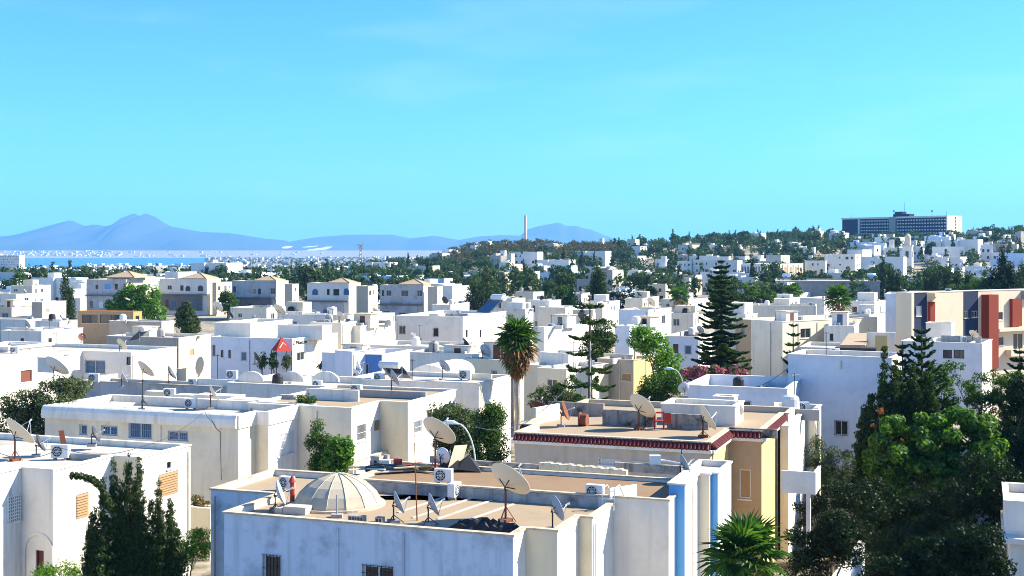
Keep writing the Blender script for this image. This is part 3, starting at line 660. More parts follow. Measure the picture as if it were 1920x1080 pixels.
C7b = extra(C7, (470, 607), 402, 548, 8.6, mat='white', emats={0: 'palblue'}, cop='white')
C7c = extra(C7, (604, 612), 520, 622, 8.4, mat='white', emats={0: 'palblue'}, cop='white')
C8 = box_house('C8', 'white house with a grey sloping roof slab behind the script sign house', (652, 592), 528, 676, 8.8, mat='offwhite', emats={0: 'palblue'}, cop='white')
C8b = box_house('C8b', 'tall blank cream-white house left of the big white lit wall', (640, 606), 582, 676, 8.2, mat='offwhite', emats={0: 'offwhite'}, cop='white')
C9 = box_house('C9', 'bright white house with a large shuttered window in its lit wall', (676, 612), 660, 741, 7.6, cop='white', wins=[(1, 699, 625, 723, 641, 'white')])
C10 = house('C10', 'pale house with three slot windows beside the tall slit-windowed wall', (742, 592), 8.0, 'u>868 v>941 v2 U0', mat='white', emats={0: 'palblue'}, cop='white',
    wins=[(0, 749, 611, 760, 626, 'grille'), (0, 772, 633, 776, 646, 'dark'), (0, 779, 633, 783, 646, 'dark'), (0, 786, 633, 790, 646, 'dark'), (0, 747, 647, 759, 653, 'dark'), (0, 812, 615, 822, 631, 'grille'), (1, 873, 618, 877, 633, 'dark'), (1, 899, 618, 903, 633, 'dark')])
C11 = house('C11', 'blue walled terrace house with a curved sky blue side wall', (660, 664), 6.6, 'u>716 v>745 v4 U-4 V0.5 U0', mat='hbblue', emats={0: 'royal', 1: 'hbblue', 5: 'hbblue'}, cop='white', par_h=1.2)
C11b = box_house('C11b', 'pale sky blue boundary wall house left of the royal blue terrace', (660, 660), 628, '5', 7.0, ang=-40, mat='hbblue', cop='white')
C12 = house('C12', 'white and cream house with a long shaded wall above the vaulted roof', (768, 661), 6.9, 'u>898 v>908 u>940 v2 U0', mat='white', emats={0: 'palblue', 2: 'cream'}, cop='white', wins=[(2, 918, 682, 929, 700, 'wgrille')])
C12b = box_house('C12b', 'flat white terrace house in front of the slot-windowed house', (850, 652), 690, 945, 5.6, cop='white', emats={0: 'palblue'})
# vaulted roof house
def vault(px, py, z, wpx, L_, hgt):
    c = G(px, py, z); wd = wpx*c.y/F; root = empty('vaulted_house', (c.x, c.y, 0), 0, 'white vaulted roof pavilion with a dark low opening', 'house')
    a = math.radians(-20); u = Vector((math.cos(a), math.sin(a), 0)); v = Vector((-u.y, u.x, 0)); b = MB(); n = 14; V = []
    for s in (0, L_):
        for k in range(n+1):
            t = math.pi*k/n; V.append(v*s-u*math.cos(t)*wd/2+Vector((0, 0, z+math.sin(t)*hgt)))
    b.add(V, [(k, k+1, n+1+k+1, n+1+k) for k in range(n)]+[tuple(range(n, -1, -1)), tuple(range(n+1, 2*n+2))]); b.build('vault', 'white', root, smooth=False)
    w = MB(); w.obox(-u*wd/2, u*wd, v*L_, (0, 0, z)); w.build('wall', 'offwhite', root)
    for s in (-0.33, 0.12):
        q = MB(); q.obox(u*wd*s+v*-0.02+Vector((0, 0, z-0.75)), u*wd*0.26, v*0.05, (0, 0, 0.6)); q.build('window', 'glass', root)
vault(803, 705, 6.6, 72, 7, 1.0)
# ---- right half
E1 = box_house('E1', 'white house with a narrow blue recess behind the shaggy palm', (1020, 614), 1008, 1105, 7.4, ang=-35, cop='white', emats={0: 'palblue'}, auto=0.2, seed=6)
E1b = house('E1b', 'cream house with a white roof terrace between the palm and the thin conifer', (1008, 690), 6.4, 'u>1062 v>1122 v2 U-3 V2 U0', ang=-35, mat='cream', emats={1: 'offwhite'}, cop='white', roof='roofwhite', auto=0.15, seed=9)
extra(E1b, (1066, 664), 1012, 1100, 7.4, mat='white', cop='white')
E1c = box_house('E1c', 'cream house wall left of the palm trunk with a barred window', (958, 676), 866, 985, 6.6, mat='cream', cop='white', wins=[(0, 921, 694, 932, 714, 'wgrille')])
E2 = box_house('E2', 'sky blue house with a big white dish on its broad white roof', (1180, 612), 1153, 1330, 7.4, ang=-38, mat='hbblue', emats={1: 'hbblue'}, cop='white', roof='roofwhite')
E2b = box_house('E2b', 'white upper house with a bushy roof garden behind the sky blue house', (1215, 582), 1160, 1330, 9.0, ang=-30, mat='hbblue', cop='white', auto=0.3, seed=14)
E3 = box_house('E3', 'brown house with a yellow end wall and a sagging awning', (1188, 676), 1120, 1227, 6.8, ang=-32, mat='yellow', emats={0: 'greige', 1: 'yellow'}, roof='rooftan', wins=[(0, 1164, 700, 1184, 715, 'wood')])
E4 = box_house('E4', 'white house with a shade-blue front dappled with tree shade beside the pink bougainvillea', (1310, 632), 1248, 1335, 6.8, ang=-20, mat='white', emats={0: 'hbblue'}, cop='white', roof='roofbrown', wins=[(0, 1262, 645, 1272, 662, 'dark'), (0, 1284, 648, 1296, 664, 'blue')])
E5 = house('E5', 'cream house with a brown end wall and dark square windows', (1408, 600), 8.0, 'v-6 u>1500 u>1535 u>1645 v9 U0', ang=36, mat='cream', emats={0: 'offwhite', 1: 'offwhite', 2: 'offwhite', 3: 'cream', 6: 'tanwall', 5: 'tanwall'}, cop='white',
    wins=[(1, 1448, 615, 1466, 633, 'glass'), (2, 1500, 616, 1520, 634, 'glass')])
E6 = box_house('E6', 'low white house with a tan tiled lean-to and an orange panel', (1640, 655), 1500, 1692, 6.8, ang=-20, mat='offwhite', cop='white', roof='roofwhite', emats={0: 'palblue'})
def leanto():
    h = E6; b = MB(); p = [W(1575, 650, 118), W(1622, 650, 118), W(1640, 627, 126), W(1592, 627, 126)]; n = (p[1]-p[0]).cross(p[3]-p[0]).normalized()*0.15
    b.add(p+[q+n for q in p], [(3, 2, 1, 0), (4, 5, 6, 7), (0, 1, 5, 4), (1, 2, 6, 5), (2, 3, 7, 6), (3, 0, 4, 7)]); b.build('lean_to_roof', 'villaroof', h.root, h.loc)
    pl = MB(); pl.box(W(1652, 659, 119), 1.1, 0.1, 1.5, -0.3); pl.build('orange_panel', 'yellow', h.root, h.loc)
    wl = MB(); wl.box(W(1652, 661, 120), 2.6, 0.3, 1.9, -0.3); wl.build('wall', 'white', h.root, h.loc)
leanto()
E7 = house('E7', 'blue-white house with a dark canopy terrace below the red pillared flats', (1690, 640), 8.0, 'u>1842 v>1853 v3 U0', ang=-28, mat='white', emats={0: 'hbblue'}, cop='white', wins=[(0, 1768, 656, 1785, 672, 'dark'), (0, 1788, 656, 1808, 672, 'dark')])
extra(E7, (1784, 607), 1736, 1790, 9.6, mat='white', emats={0: 'palblue'}, cop='white')
E7b = box_house('E7b', 'white low house glimpsed between the conifer tops', (1600, 612), 1545, 1660, 7.6, ang=-20, cop='white', auto=0.3, seed=31)
E7c = box_house('E7c', 'pale blue-white house left of the blue and beige flats', (1712, 552), 1660, 1722, 11.5, ang=-20, mat='hbblue', cop='white', auto=0.3, seed=32)
# block of flats with dark blue and red bays
E8 = house('E8', 'modern beige block of flats with dark blue and rust red vertical bays', (1702, 549), 12.2, 'u>1714 u>1738 u>1758 u>1806 u>1834 u>1990 v2 U0', ang=33, mat='aptbeige',
    emats={1: 'navy', 4: 'navy'}, cop='white', roof='roofgrey', name='apartment_block', cat='apartment block',
    wins=[(1, 1718, 574, 1727, 593, 'white'), (4, 1808, 583, 1816, 596, 'glass'), (4, 1822, 583, 1833, 595, 'glass'), (5, 1864, 585, 1881, 600, 'glass'), (5, 1898, 578, 1908, 602, 'white'), (5, 1862, 632, 1882, 648, 'glass'), (5, 1900, 625, 1918, 655, 'glass')])
def bay(h, e, x0, x1, y0, y1, out, mat, name='bay'):
    P, d, n = h.P[e], h.d[e], h.n[e]; s0, s1 = sorted((tpx(P, d, x0), tpx(P, d, x1))); Y = P.y+d.y*(s0+s1)/2; a1, a0 = HC-(y0-HZ)*Y/F, HC-(y1-HZ)*Y/F
    b = MB(); o = Vector((P.x+d.x*s0+n.x*0.003, P.y+d.y*s0+n.y*0.003, a0)); b.obox(o, Vector((d.x, d.y, 0))*(s1-s0), Vector((n.x, n.y, 0))*out, (0, 0, a1-a0)); return b.build(name, mat, h.root, h.loc)
bay(E8, 5, 1840, 1858, 552, 690, 1.3, 'redpaint', 'red_fin'); bay(E8, 5, 1893, 1911, 560, 612, 0.5, 'redpaint', 'red_bay'); bay(E8, 2, 1739, 1748, 566, 605, 0.5, 'redpaint', 'red_bay')
bay(E8, 5, 1862, 1990, 612, 618, 1.1, 'aptbeige', 'balcony_slab'); bay(E8, 5, 1885, 1990, 652, 664, 1.0, 'aptbeige', 'balcony')
bay(E8, 5, 1915, 1990, 544, 560, 0.6, 'concrete', 'upper_cornice'); bay(E8, 2, 1740, 1757, 549, 556, 1.2, 'aptbeige', 'roof_canopy'); bay(E8, 0, 1698, 1703, 549, 660, 1.0, 'aptbeige', 'pier')
# ---- lower corner on the right: shaded garden walls and the neighbour's house
GWR = house('GWR', 'pale blue garden wall running into the shade at the bottom edge', (1555, 1092), 2.6, 'u0.25 v9 u-0.25', ang=-24, mat='hbblue', roof='hbblue', par_h=0.02, par_t=0.05, name='garden_wall', cat='wall', cop='white')
GWT = house('GWT', 'low stained terrace wall below the hanging balcony', (1525, 952), 2.4, 'u>1620 v3 U0', ang=-20, mat='stain', roof='rooftan', par_h=0.1, name='garden_wall', cat='wall')
HR = house('HR', 'white house corner at the shaded edge with a pipe and slab roof', (1893, 1010), 4.6, 'u6 v7 U0', ang=-20, mat='white', roof='roofwhite', cop='white', cop_h=0.25, cop_out=0.3, auto=0.5, seed=3)
HR2 = extra(HR, (1960, 945), 1884, '5', 6.2, mat='palblue', cop='white')
# the tall neighbouring block just outside the picture whose shadow covers the lower right
NB = house('NB', 'tall neighbouring block outside the picture that shades the garden', Vector((45, 45, 0)), 18.0, 'u22 v75 U0', ang=-8, mat='offwhite', roof='roofgrey', name='apartment_block', cat='apartment block')
# ------------------------------------------------------------------ vegetation
def unit(r, n):
    d = r.normal(size=(n, 3)); return d/np.linalg.norm(d, axis=1, keepdims=True)
def clumps(r, shapes, n, r0, r1, inner=0.45, ex=0.7):
    """many small blobs spread through a few large ones (cx,cy,cz,rx,ry,rz)"""
    S_ = np.array(shapes, float); wgt = S_[:, 3]*S_[:, 4]*S_[:, 5]; wgt = (wgt**ex)/np.sum(wgt**ex)
    k = r.choice(len(S_), n, p=wgt); d = unit(r, n); rad = inner+(1-inner)*r.random(n)**0.5
    c = S_[k, :3]+d*S_[k, 3:]*rad[:, None]; q = r.uniform(r0, r1, n)
    return np.column_stack([c, q, q, q*0.8])
def leaves(r, blobs, n, l, wdt, up=0.0, shell=0.55):
    wgt = (blobs[:, 3]*blobs[:, 5])**0.8; k = r.choice(len(blobs), n, p=wgt/wgt.sum()); d = unit(r, n)
    p = blobs[k, :3]+d*blobs[k, 3:]*(shell+(1.08-shell)*r.random(n)**0.6)[:, None]
    nn = d+0.7*unit(r, n); nn /= np.linalg.norm(nn, axis=1, keepdims=True)
    t = unit(r, n)+np.array([0, 0, up]); t -= nn*np.sum(t*nn, axis=1, keepdims=True)*(1.0 if up < 1 else 0.3); t /= np.linalg.norm(t, axis=1, keepdims=True)
    b = np.cross(nn, t); b /= np.linalg.norm(b, axis=1, keepdims=True)+1e-9
    s = r.uniform(0.65, 1.35, n)[:, None]
    return np.stack([p-t*l*s*0.5, p+b*wdt*s*0.5, p+t*l*s*0.5, p-b*wdt*s*0.5], 1)
def limbs(seed, H, r0, tips, crown0):
    rg = random.Random(seed); b = MB(); b.tube([(0, 0, -0.4), (rg.uniform(-.1, .1), rg.uniform(-.1, .1), H*0.35), (rg.uniform(-.2, .2), rg.uniform(-.2, .2), H*0.7)], [r0, r0*0.75, r0*0.35], 7)
    for x, y, z in tips: b.tube([(0, 0, crown0), (x*0.45, y*0.45, crown0+(z-crown0)*0.6), (x, y, z)], [r0*0.45, r0*0.28, r0*0.08], 5)
    return b
def tree(name, label, cat, base, V, mat, seed, H, r0=0.14, tips=(), crown0=1.5, group=None, extra_=None):
    e = empty(name, base, 0, label, cat, group)
    limbs(seed, H, r0, tips, crown0).build('trunk', 'bark', e, smooth=True)
    link('crown', quads_mesh('crown', V, mat), e)
    if extra_ is not None: link('blossom', quads_mesh('blossom', extra_[0], extra_[1]), e)
    return e
def shape_tree(name, label, cat, Y, rects, mat, seed, n=14000, l=0.16, wd=0.08, cr=(0.25, 0.6), nc=120, ztrunk=0.0, up=0.0, depth=0.8, pos=None, jit=0.15, extra_=None):
    """rects: photo boxes (x0,y0,x1,y1) the crown fills at distance Y; each becomes a real round mass"""
    r = np.random.default_rng(seed); xs = [(a+c)/2 for a, b, c, d in rects]; bx = pos if pos is not None else sum(xs)/len(xs)
    base = W(bx, 470, Y); base.z = ztrunk; sh = []; rg = random.Random(seed)
    for a, b, c, d in rects:
        m = W((a+c)/2, (b+d)/2, Y)-base; rx, rz = (c-a)/2*Y/F, (d-b)/2*Y/F; sh.append((m.x, rg.uniform(-jit, jit)*rx, m.z, rx, rx*depth, rz))
    cl = clumps(r, sh, nc, *cr); V = leaves(r, cl, n, l, wd, up)
    top = max(s[2]+s[5] for s in sh); tips = [(s[0], s[1], s[2]) for s in sh]
    ex = None
    if extra_: ex = (leaves(r, cl, extra_[0], l*0.9, wd*1.2), extra_[1])
    return tree(name, label, cat, base, V, mat, seed, top*0.9, max(0.1, top*0.022), tips, top*0.28, extra_=ex)
def spire(x, y, z0, z1, rad, n=16, taper=1.0):
    return [(x+math.sin(k*2.1)*rad*0.2*q, y+math.cos(k*1.7)*rad*0.2*q, z0+(z1-z0)*k/n, rad*q, rad*q, (z1-z0)/n*1.4) for k in range(n+1) for q in [max(0.10, (1-(k/n)**2.0*taper)*(0.75+0.25*min(1, k/3)))]]
def spire_tree(name, label, Y, spires, mat, seed, n=12000, l=0.14, wd=0.07, px=None, group=None, cat='tree'):
    """spires: (px, ytop, ybottom, half width px)"""
    r = np.random.default_rng(seed); base = W(px or spires[0][0], 470, Y); base.z = terrain(base.x, base.y); bl = []; rg = random.Random(seed); k = Y/F; tips = []
    for x, yt, yb, hw in spires:
        a, b_ = W(x, yb, Y)-base, W(x, yt, Y)-base; dy = rg.uniform(-1, 1)*hw*k*0.6 if len(spires) > 1 else 0
        bl += spire(a.x, dy, a.z, b_.z, hw*k, 18); tips.append((a.x, dy, a.z+(b_.z-a.z)*0.6))
    bl = np.array(bl); cl = clumps(r, bl, len(bl)*14, 0.09*Y/60, 0.20*Y/60, 0.5, 0.33); V = leaves(r, cl, n, l, wd, 1.2)
    return tree(name, label, cat, base, V, mat, seed, max(b[2] for b in bl), 0.16, tips if len(spires) > 1 else (), 0.6, group)

# near trees
e = spire_tree('conifer', 'dark many-spired conifer with its lower half in shade by the blue house', 52.5, [(240, 858, 1090, 17), (262, 868, 1090, 15), (251, 905, 1090, 22), (213, 884, 1090, 17), (226, 915, 1090, 20), (192, 912, 1100, 18), (178, 955, 1100, 18), (297, 914, 1080, 13), (283, 940, 1090, 20), (318, 945, 1080, 17), (305, 965, 1090, 22), (170, 985, 1110, 20), (334, 985, 1100, 18), (240, 985, 1120, 48), (290, 1000, 1120, 44), (200, 1000, 1120, 40)], 'leafcyp', 11, 85000, 0.11, 0.045, px=250)
def arching_branch(e):
    r = np.random.default_rng(3); P = [W(x, y, 52) - e.location for x, y in ((205, 950), (192, 915), (175, 900), (152, 893), (124, 891))]; b = MB(); b.tube(P, [0.05, 0.04, 0.035, 0.025, 0.01], 5); b.build('branch', 'bark', e)
    bl = [(*(P[i]+(P[i+1]-P[i])*t), 0.18-0.03*i, 0.18, 0.16) for i in range(4) for t in (0, 0.3, 0.6)]
    link('branch_foliage', quads_mesh('branch_foliage', leaves(r, np.array(bl), 2600, 0.10, 0.05, 0.3), 'leafcyp'), e)
arching_branch(e)
shape_tree('olive_tree', 'grey-green leafy tree left of the rounded parapet house', 'tree', 88, [(60, 712, 150, 770), (5, 735, 80, 800), (30, 760, 110, 830), (100, 712, 168, 748), (0, 760, 60, 840)], 'leafolive', 21, 15000, 0.2, 0.09, (0.3, 0.7), 130)
shape_tree('shrub', 'tall green shrub in the gap right of the cream house', 'shrub', 79, [(578, 792, 622, 850), (590, 830, 640, 890), (580, 850, 620, 900)], 'leafmid', 22, 9000, 0.15, 0.07, (0.25, 0.55), 80)
shape_tree('lime_shrub', 'bright green big-leaved shrub at the foot of the white end wall', 'shrub', 77, [(622, 824, 660, 862), (610, 850, 650, 890)], 'leafbright', 23, 4200, 0.24, 0.14, (0.25, 0.5), 50)
shape_tree('garden_tree', 'rounded grey-green tree behind the junk-laden roof', 'tree', 74, [(812, 750, 868, 812), (820, 790, 880, 860), (850, 770, 900, 830)], 'leafolive', 24, 14000, 0.15, 0.065, (0.25, 0.6), 110)
shape_tree('garden_tree', 'darker bushy tree beside the red tile cornice with pale flecks', 'tree', 72, [(895, 758, 940, 830), (880, 800, 950, 880), (905, 760, 948, 800)], 'leafmid', 25, 13000, 0.15, 0.065, (0.25, 0.6), 110, extra_=(700, 'leafolive'))
shape_tree('silver_shrub', 'silvery bushy shrub at the foot of the thin conifer', 'shrub', 100, [(988, 725, 1040, 772), (1030, 715, 1085, 770), (1010, 740, 1100, 790)], 'leafolive', 26, 9000, 0.2, 0.09, (0.3, 0.6), 90)
shape_tree('green_tree', 'glossy green tree beside the sky blue house', 'tree', 128, [(1180, 618, 1228, 655), (1205, 630, 1262, 680), (1225, 660, 1282, 720), (1235, 690, 1275, 740)], 'leafbright', 27, 9000, 0.28, 0.14, (0.4, 0.9), 90)
shape_tree('green_tree', 'dark green bushy tree under the street lamp', 'tree', 112, [(1205, 705, 1255, 750), (1235, 700, 1282, 760), (1190, 730, 1240, 770)], 'leafmid', 28, 8000, 0.22, 0.1, (0.35, 0.75), 80)
shape_tree('bougainvillea', 'pink bougainvillea flowering below the tall araucaria', 'shrub', 118, [(1280, 688, 1325, 712), (1325, 690, 1365, 710), (1365, 694, 1398, 712)], 'leafpink', 29, 3000, 0.22, 0.14, (0.3, 0.6), 60, extra_=(2200, 'leafmid'))
shape_tree('olive_tree', 'small drooping olive tree against the tall blue wall', 'tree', 82, [(1512, 825, 1560, 880), (1535, 840, 1600, 900), (1520, 880, 1580, 940)], 'leafolive', 30, 7000, 0.17, 0.06, (0.25, 0.55), 60)
shape_tree('broadleaf_tree', 'large bright green broadleaf tree half covered by a diagonal shadow', 'tree', 80, [(1640, 775, 1760, 880), (1720, 770, 1860, 860), (1660, 850, 1800, 960), (1625, 840, 1700, 920), (1780, 790, 1875, 880), (1640, 900, 1760, 1000), (1760, 850, 1850, 950)], 'leafbright', 31, 26000, 0.30, 0.15, (0.3, 0.75), 130, extra_=(9000, 'leafmid'))
spire_tree('conifer', 'dark cypress with rusty patches in front of the tall blue wall', 84, [(1650, 715, 900, 26), (1675, 690, 900, 30), (1632, 740, 880, 22), (1690, 700, 900, 30), (1710, 690, 880, 26), (1660, 665, 880, 16), (1740, 710, 880, 28), (1620, 770, 900, 22)], 'leafcyp', 32, 80000, 0.16, 0.08, px=1665)
shape_tree('rusty_creeper', 'rust red dead sprays caught in the dark cypress', 'shrub', 81.5, [(1640, 768, 1655, 782), (1668, 800, 1700, 840), (1630, 786, 1648, 800)], 'leafrust', 33, 500, 0.14, 0.07, (0.15, 0.3), 14)
shape_tree('broadleaf_tree', 'dense green tree behind the broadleaf at the shaded edge', 'tree', 98, [(1700, 690, 1790, 770), (1760, 680, 1830, 760), (1815, 690, 1880, 770), (1860, 700, 1930, 790), (1700, 750, 1800, 830), (1820, 760, 1930, 860), (1880, 760, 1990, 900)], 'leafmid', 34, 26000, 0.2, 0.1, (0.35, 0.8), 220)
shape_tree('broadleaf_tree', 'shade-darkened tree filling the deep shade at the edge', 'tree', 66, [(1800, 850, 1900, 960), (1860, 880, 1990, 1060), (1760, 930, 1860, 1050), (1700, 960, 1800, 1080), (1640, 990, 1740, 1100)], 'leafdark', 35, 26000, 0.17, 0.08, (0.3, 0.7), 200)
shape_tree('broadleaf_tree', 'shade-darkened tree under the diagonal shadow below the bright broadleaf', 'tree', 74, [(1600, 900, 1680, 980), (1660, 930, 1760, 1030), (1740, 900, 1830, 990), (1600, 960, 1700, 1050)], 'leafdark', 135, 24000, 0.17, 0.08, (0.3, 0.7), 180)  # leaf colour carries the black of the shaded corner
shape_tree('broadleaf_tree', 'shade-darkened tree at the bottom edge in the deepest shade', 'tree', 52, [(1700, 1010, 1800, 1120), (1780, 980, 1880, 1100), (1620, 1040, 1720, 1140), (1850, 1000, 1890, 1100)], 'leafdark', 136, 26000, 0.15, 0.07, (0.3, 0.6), 160)
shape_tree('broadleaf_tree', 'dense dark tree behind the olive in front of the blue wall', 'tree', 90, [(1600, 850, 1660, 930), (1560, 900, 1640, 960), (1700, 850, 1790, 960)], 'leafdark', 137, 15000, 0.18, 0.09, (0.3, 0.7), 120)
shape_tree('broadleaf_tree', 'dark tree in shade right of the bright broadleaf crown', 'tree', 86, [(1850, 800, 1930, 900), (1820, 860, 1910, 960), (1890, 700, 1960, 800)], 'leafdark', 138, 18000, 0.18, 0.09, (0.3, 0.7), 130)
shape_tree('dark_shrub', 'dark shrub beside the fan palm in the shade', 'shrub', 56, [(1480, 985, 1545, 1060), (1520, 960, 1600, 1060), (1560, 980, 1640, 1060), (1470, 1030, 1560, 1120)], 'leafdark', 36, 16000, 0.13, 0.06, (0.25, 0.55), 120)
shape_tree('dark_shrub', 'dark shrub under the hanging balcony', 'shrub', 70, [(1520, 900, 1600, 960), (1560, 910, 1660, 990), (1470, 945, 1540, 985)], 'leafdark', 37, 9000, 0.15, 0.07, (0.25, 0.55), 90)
shape_tree('hedge', 'clipped green hedge by the steps below the conifer', 'hedge', 58, [(335, 990, 400, 1050), (300, 1010, 360, 1080)], 'leafbright', 38, 6000, 0.1, 0.05, (0.2, 0.4), 70)
shape_tree('hedge', 'low sunlit hedge at the foot of the white arches', 'hedge', 55, [(60, 1062, 160, 1110)], 'leafbright', 39, 4000, 0.1, 0.05, (0.2, 0.4), 50)
shape_tree('flower_bush', 'pale flowering bush at the foot of the cream house', 'shrub', 75.5, [(355, 930, 378, 958), (366, 936, 392, 960)], 'leafrust', 40, 1000, 0.13, 0.08, (0.2, 0.35), 22, ztrunk=2.7, extra_=(1200, 'leafmid'))
# middle trees
shape_tree('round_tree', 'large round light green tree in front of the blue-shuttered villa', 'tree', 262, [(222, 535, 270, 590), (250, 530, 305, 580), (262, 560, 312, 605), (200, 555, 250, 592)], 'leafbright', 41, 11000, 0.5, 0.26, (0.6, 1.3), 130)
shape_tree('conifer', 'dark pyramidal conifer beside the yellow end wall', 'tree', 186, [(332, 590, 372, 632), (336, 575, 366, 615), (343, 564, 358, 600)], 'leafcyp', 42, 8000, 0.3, 0.15, (0.35, 0.8), 90, up=0.6)
spire_tree('cypress', 'dark slender cypress left of the brown shed', 270, [(124, 512, 612, 8), (131, 540, 612, 9)], 'leafcyp', 43, 5000, 0.4, 0.2)
spire_tree('pine_tree', 'tall dark twin conifer right of the weathered villa', 318, [(912, 505, 600, 24), (885, 530, 600, 16), (930, 535, 600, 16)], 'leafcyp', 44, 9000, 0.5, 0.25)
shape_tree('palm_shrub', 'bushy palm between the arched and orange-door villas', 'tree', 330, [(412, 548, 442, 590)], 'leafmid', 45, 2500, 0.6, 0.2, (0.6, 1.2), 36)
for k, (x, yt, hw, lab) in enumerate(((1670, 500, 9, 'left of the minaret'), (1684, 512, 8, 'close to the minaret foot'), (1737, 508, 7, 'right of the minaret'), (1752, 518, 6, 'second right of the minaret'), (1775, 500, 7, 'above the navy bay'), (1795, 505, 9, 'in the row over the flats'), (1815, 515, 8, 'before the big dark conifer'), (1915, 495, 12, 'at the frame edge'))):
    spire_tree('cypress', 'dark pointed cypress '+lab, 330, [(x, yt, 572, hw)], 'leafcyp', 50+k, 2600, 0.5, 0.25, group='cypresses above the flats')
spire_tree('conifer', 'broad black conifer towering over the block of flats', 300, [(1878, 466, 580, 20), (1862, 505, 580, 18), (1893, 500, 580, 18)], 'leafdark', 60, 8000, 0.5, 0.25)
shape_tree('green_tree', 'light green tree crowns rising behind the flats', 'tree', 300, [(1770, 535, 1812, 575), (1805, 525, 1845, 575), (1840, 520, 1880, 570)], 'leafmid', 61, 6000, 0.5, 0.25, (0.6, 1.2), 80)
spire_tree('cypress', 'pair of merged tall cypresses behind the thin conifer', 300, [(1122, 502, 590, 9), (1131, 510, 590, 9), (1113, 515, 590, 8)], 'leafcyp', 62, 6000, 0.5, 0.25)
shape_tree('bushy_tree', 'bushy green tree among the white roofs left of the cypress pair', 'tree', 300, [(1030, 535, 1075, 580), (1060, 545, 1090, 585)], 'leafmid', 63, 4000, 0.5, 0.25, (0.6, 1.1), 60)
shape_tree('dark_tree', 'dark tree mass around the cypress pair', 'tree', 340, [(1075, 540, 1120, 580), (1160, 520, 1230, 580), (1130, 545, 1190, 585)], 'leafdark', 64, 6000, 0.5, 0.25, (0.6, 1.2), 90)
shape_tree('bushy_tree', 'bushy tree behind the thin conifer', 'tree', 150, [(1110, 600, 1150, 660), (1090, 620, 1150, 690)], 'leafnorfolk', 65, 6000, 0.3, 0.14, (0.4, 0.9), 70)
shape_tree('bushy_tree', 'leafy trees beside the tall araucaria and the fin-fronted block', 'tree', 260, [(1385, 530, 1430, 580), (1420, 540, 1455, 575)], 'leafmid', 66, 4500, 0.45, 0.22, (0.6, 1.1), 60)

def norfolk(name, label, px, ytop, Y, R_, levels, seed, dens=60, z0=0.12, rise=0.35, gap=0.0, leaf=(0.34, 0.10), taper=0.85):
    r = np.random.default_rng(seed); rg = random.Random(seed); t = W(px, ytop, Y); base = Vector((t.x, t.y, 0)); H = t.z
    e = empty(name, base, 0, label, 'tree'); b = MB(); b.tube([(0, 0, -0.4), (0.03, 0, H*0.5), (0, 0, H)], [0.017*H, 0.012*H, 0.03], 7); Q = []
    for i in range(levels):
        f = z0+(1-z0)*(i+0.3)/levels; z = H*f; ln = R_*(1-((f-z0)/(1-z0))**1.25*taper)*rg.uniform(0.88, 1.08)
        if f > 0.97: ln *= 0.5
        nb = rg.choice((5, 6, 6)); a0 = rg.uniform(0, 6)
        for k in range(nb):
            a = a0+2*math.pi*k/nb+rg.uniform(-.15, .15); d = np.array([math.cos(a), math.sin(a), 0.0]); s = np.array([-d[1], d[0], 0.0]); q = ln*rg.choice((0.55, 0.8, 0.9, 1.0, 1.0, 1.12))*rg.uniform(0.92, 1.05); dr = rg.uniform(-0.10, 0.08)
            cur = lambda tt: d*q*tt+np.array([0, 0, 1.0])*(z+q*(-0.16*np.sin(tt*2.4)+(rise+dr)*tt*tt+dr*tt))
            b.tube([cur(x) for x in (0, 0.35, 0.7, 1)], [0.05*q/3+0.015, 0.04, 0.03, 0.012], 4)
            m = int(dens*q); tt = r.random(m)**0.75*0.97+0.03; P = np.array([cur(x) for x in tt])
            wv = 0.10*q*np.sin(np.pi*np.clip(tt, 0, 1))+0.06*q
            side = r.choice([-1, 1], m); P = P+s*(side*r.random(m)*wv)[:, None]+r.normal(size=(m, 3))*0.03; tg = d*0.7+s*side[:, None]*0.8+np.array([0, 0, 0.45])+r.normal(size=(m, 3))*0.25
            tg /= np.linalg.norm(tg, axis=1, keepdims=True); bb = np.cross(tg, unit(r, m)); bb /= np.linalg.norm(bb, axis=1, keepdims=True)
            Q.append(np.stack([P-tg*leaf[0]*.5, P+bb*leaf[1]*.5, P+tg*leaf[0]*.5, P-bb*leaf[1]*.5], 1))
    b.build('trunk', 'bark', e); link('crown', quads_mesh('crown', np.concatenate(Q), 'leafnorfolk'), e); return e
norfolk('araucaria', 'tall dense araucaria with tiered branches rising to the horizon', 1352, 484, 150, 3.9, 26, 71, 190, leaf=(0.5, 0.18), rise=0.10, taper=0.80)
norfolk('araucaria', 'thin sparse araucaria with wide gaps between its tiers', 1106, 552, 97, 3.1, 11, 72, 80, leaf=(0.36, 0.13), rise=0.12, taper=0.65)
norfolk('young_araucaria', 'young araucaria in front of the dark square window', 1487, 598, 150, 1.9, 8, 73, 60, leaf=(0.4, 0.14))
norfolk('araucaria', 'pointed conifer rising left of the dark canopy terrace', 1728, 612, 96, 3.1, 18, 74, 120, leaf=(0.32, 0.12), rise=0.5)
norfolk('araucaria', 'shorter pointed conifer beside the blue wall corner', 1692, 640, 96, 2.5, 16, 75, 120, leaf=(0.32, 0.12), rise=0.5)
norfolk('araucaria', 'pointed conifer cut by the picture edge', 1912, 650, 105, 2.6, 14, 76, 100, leaf=(0.34, 0.13))

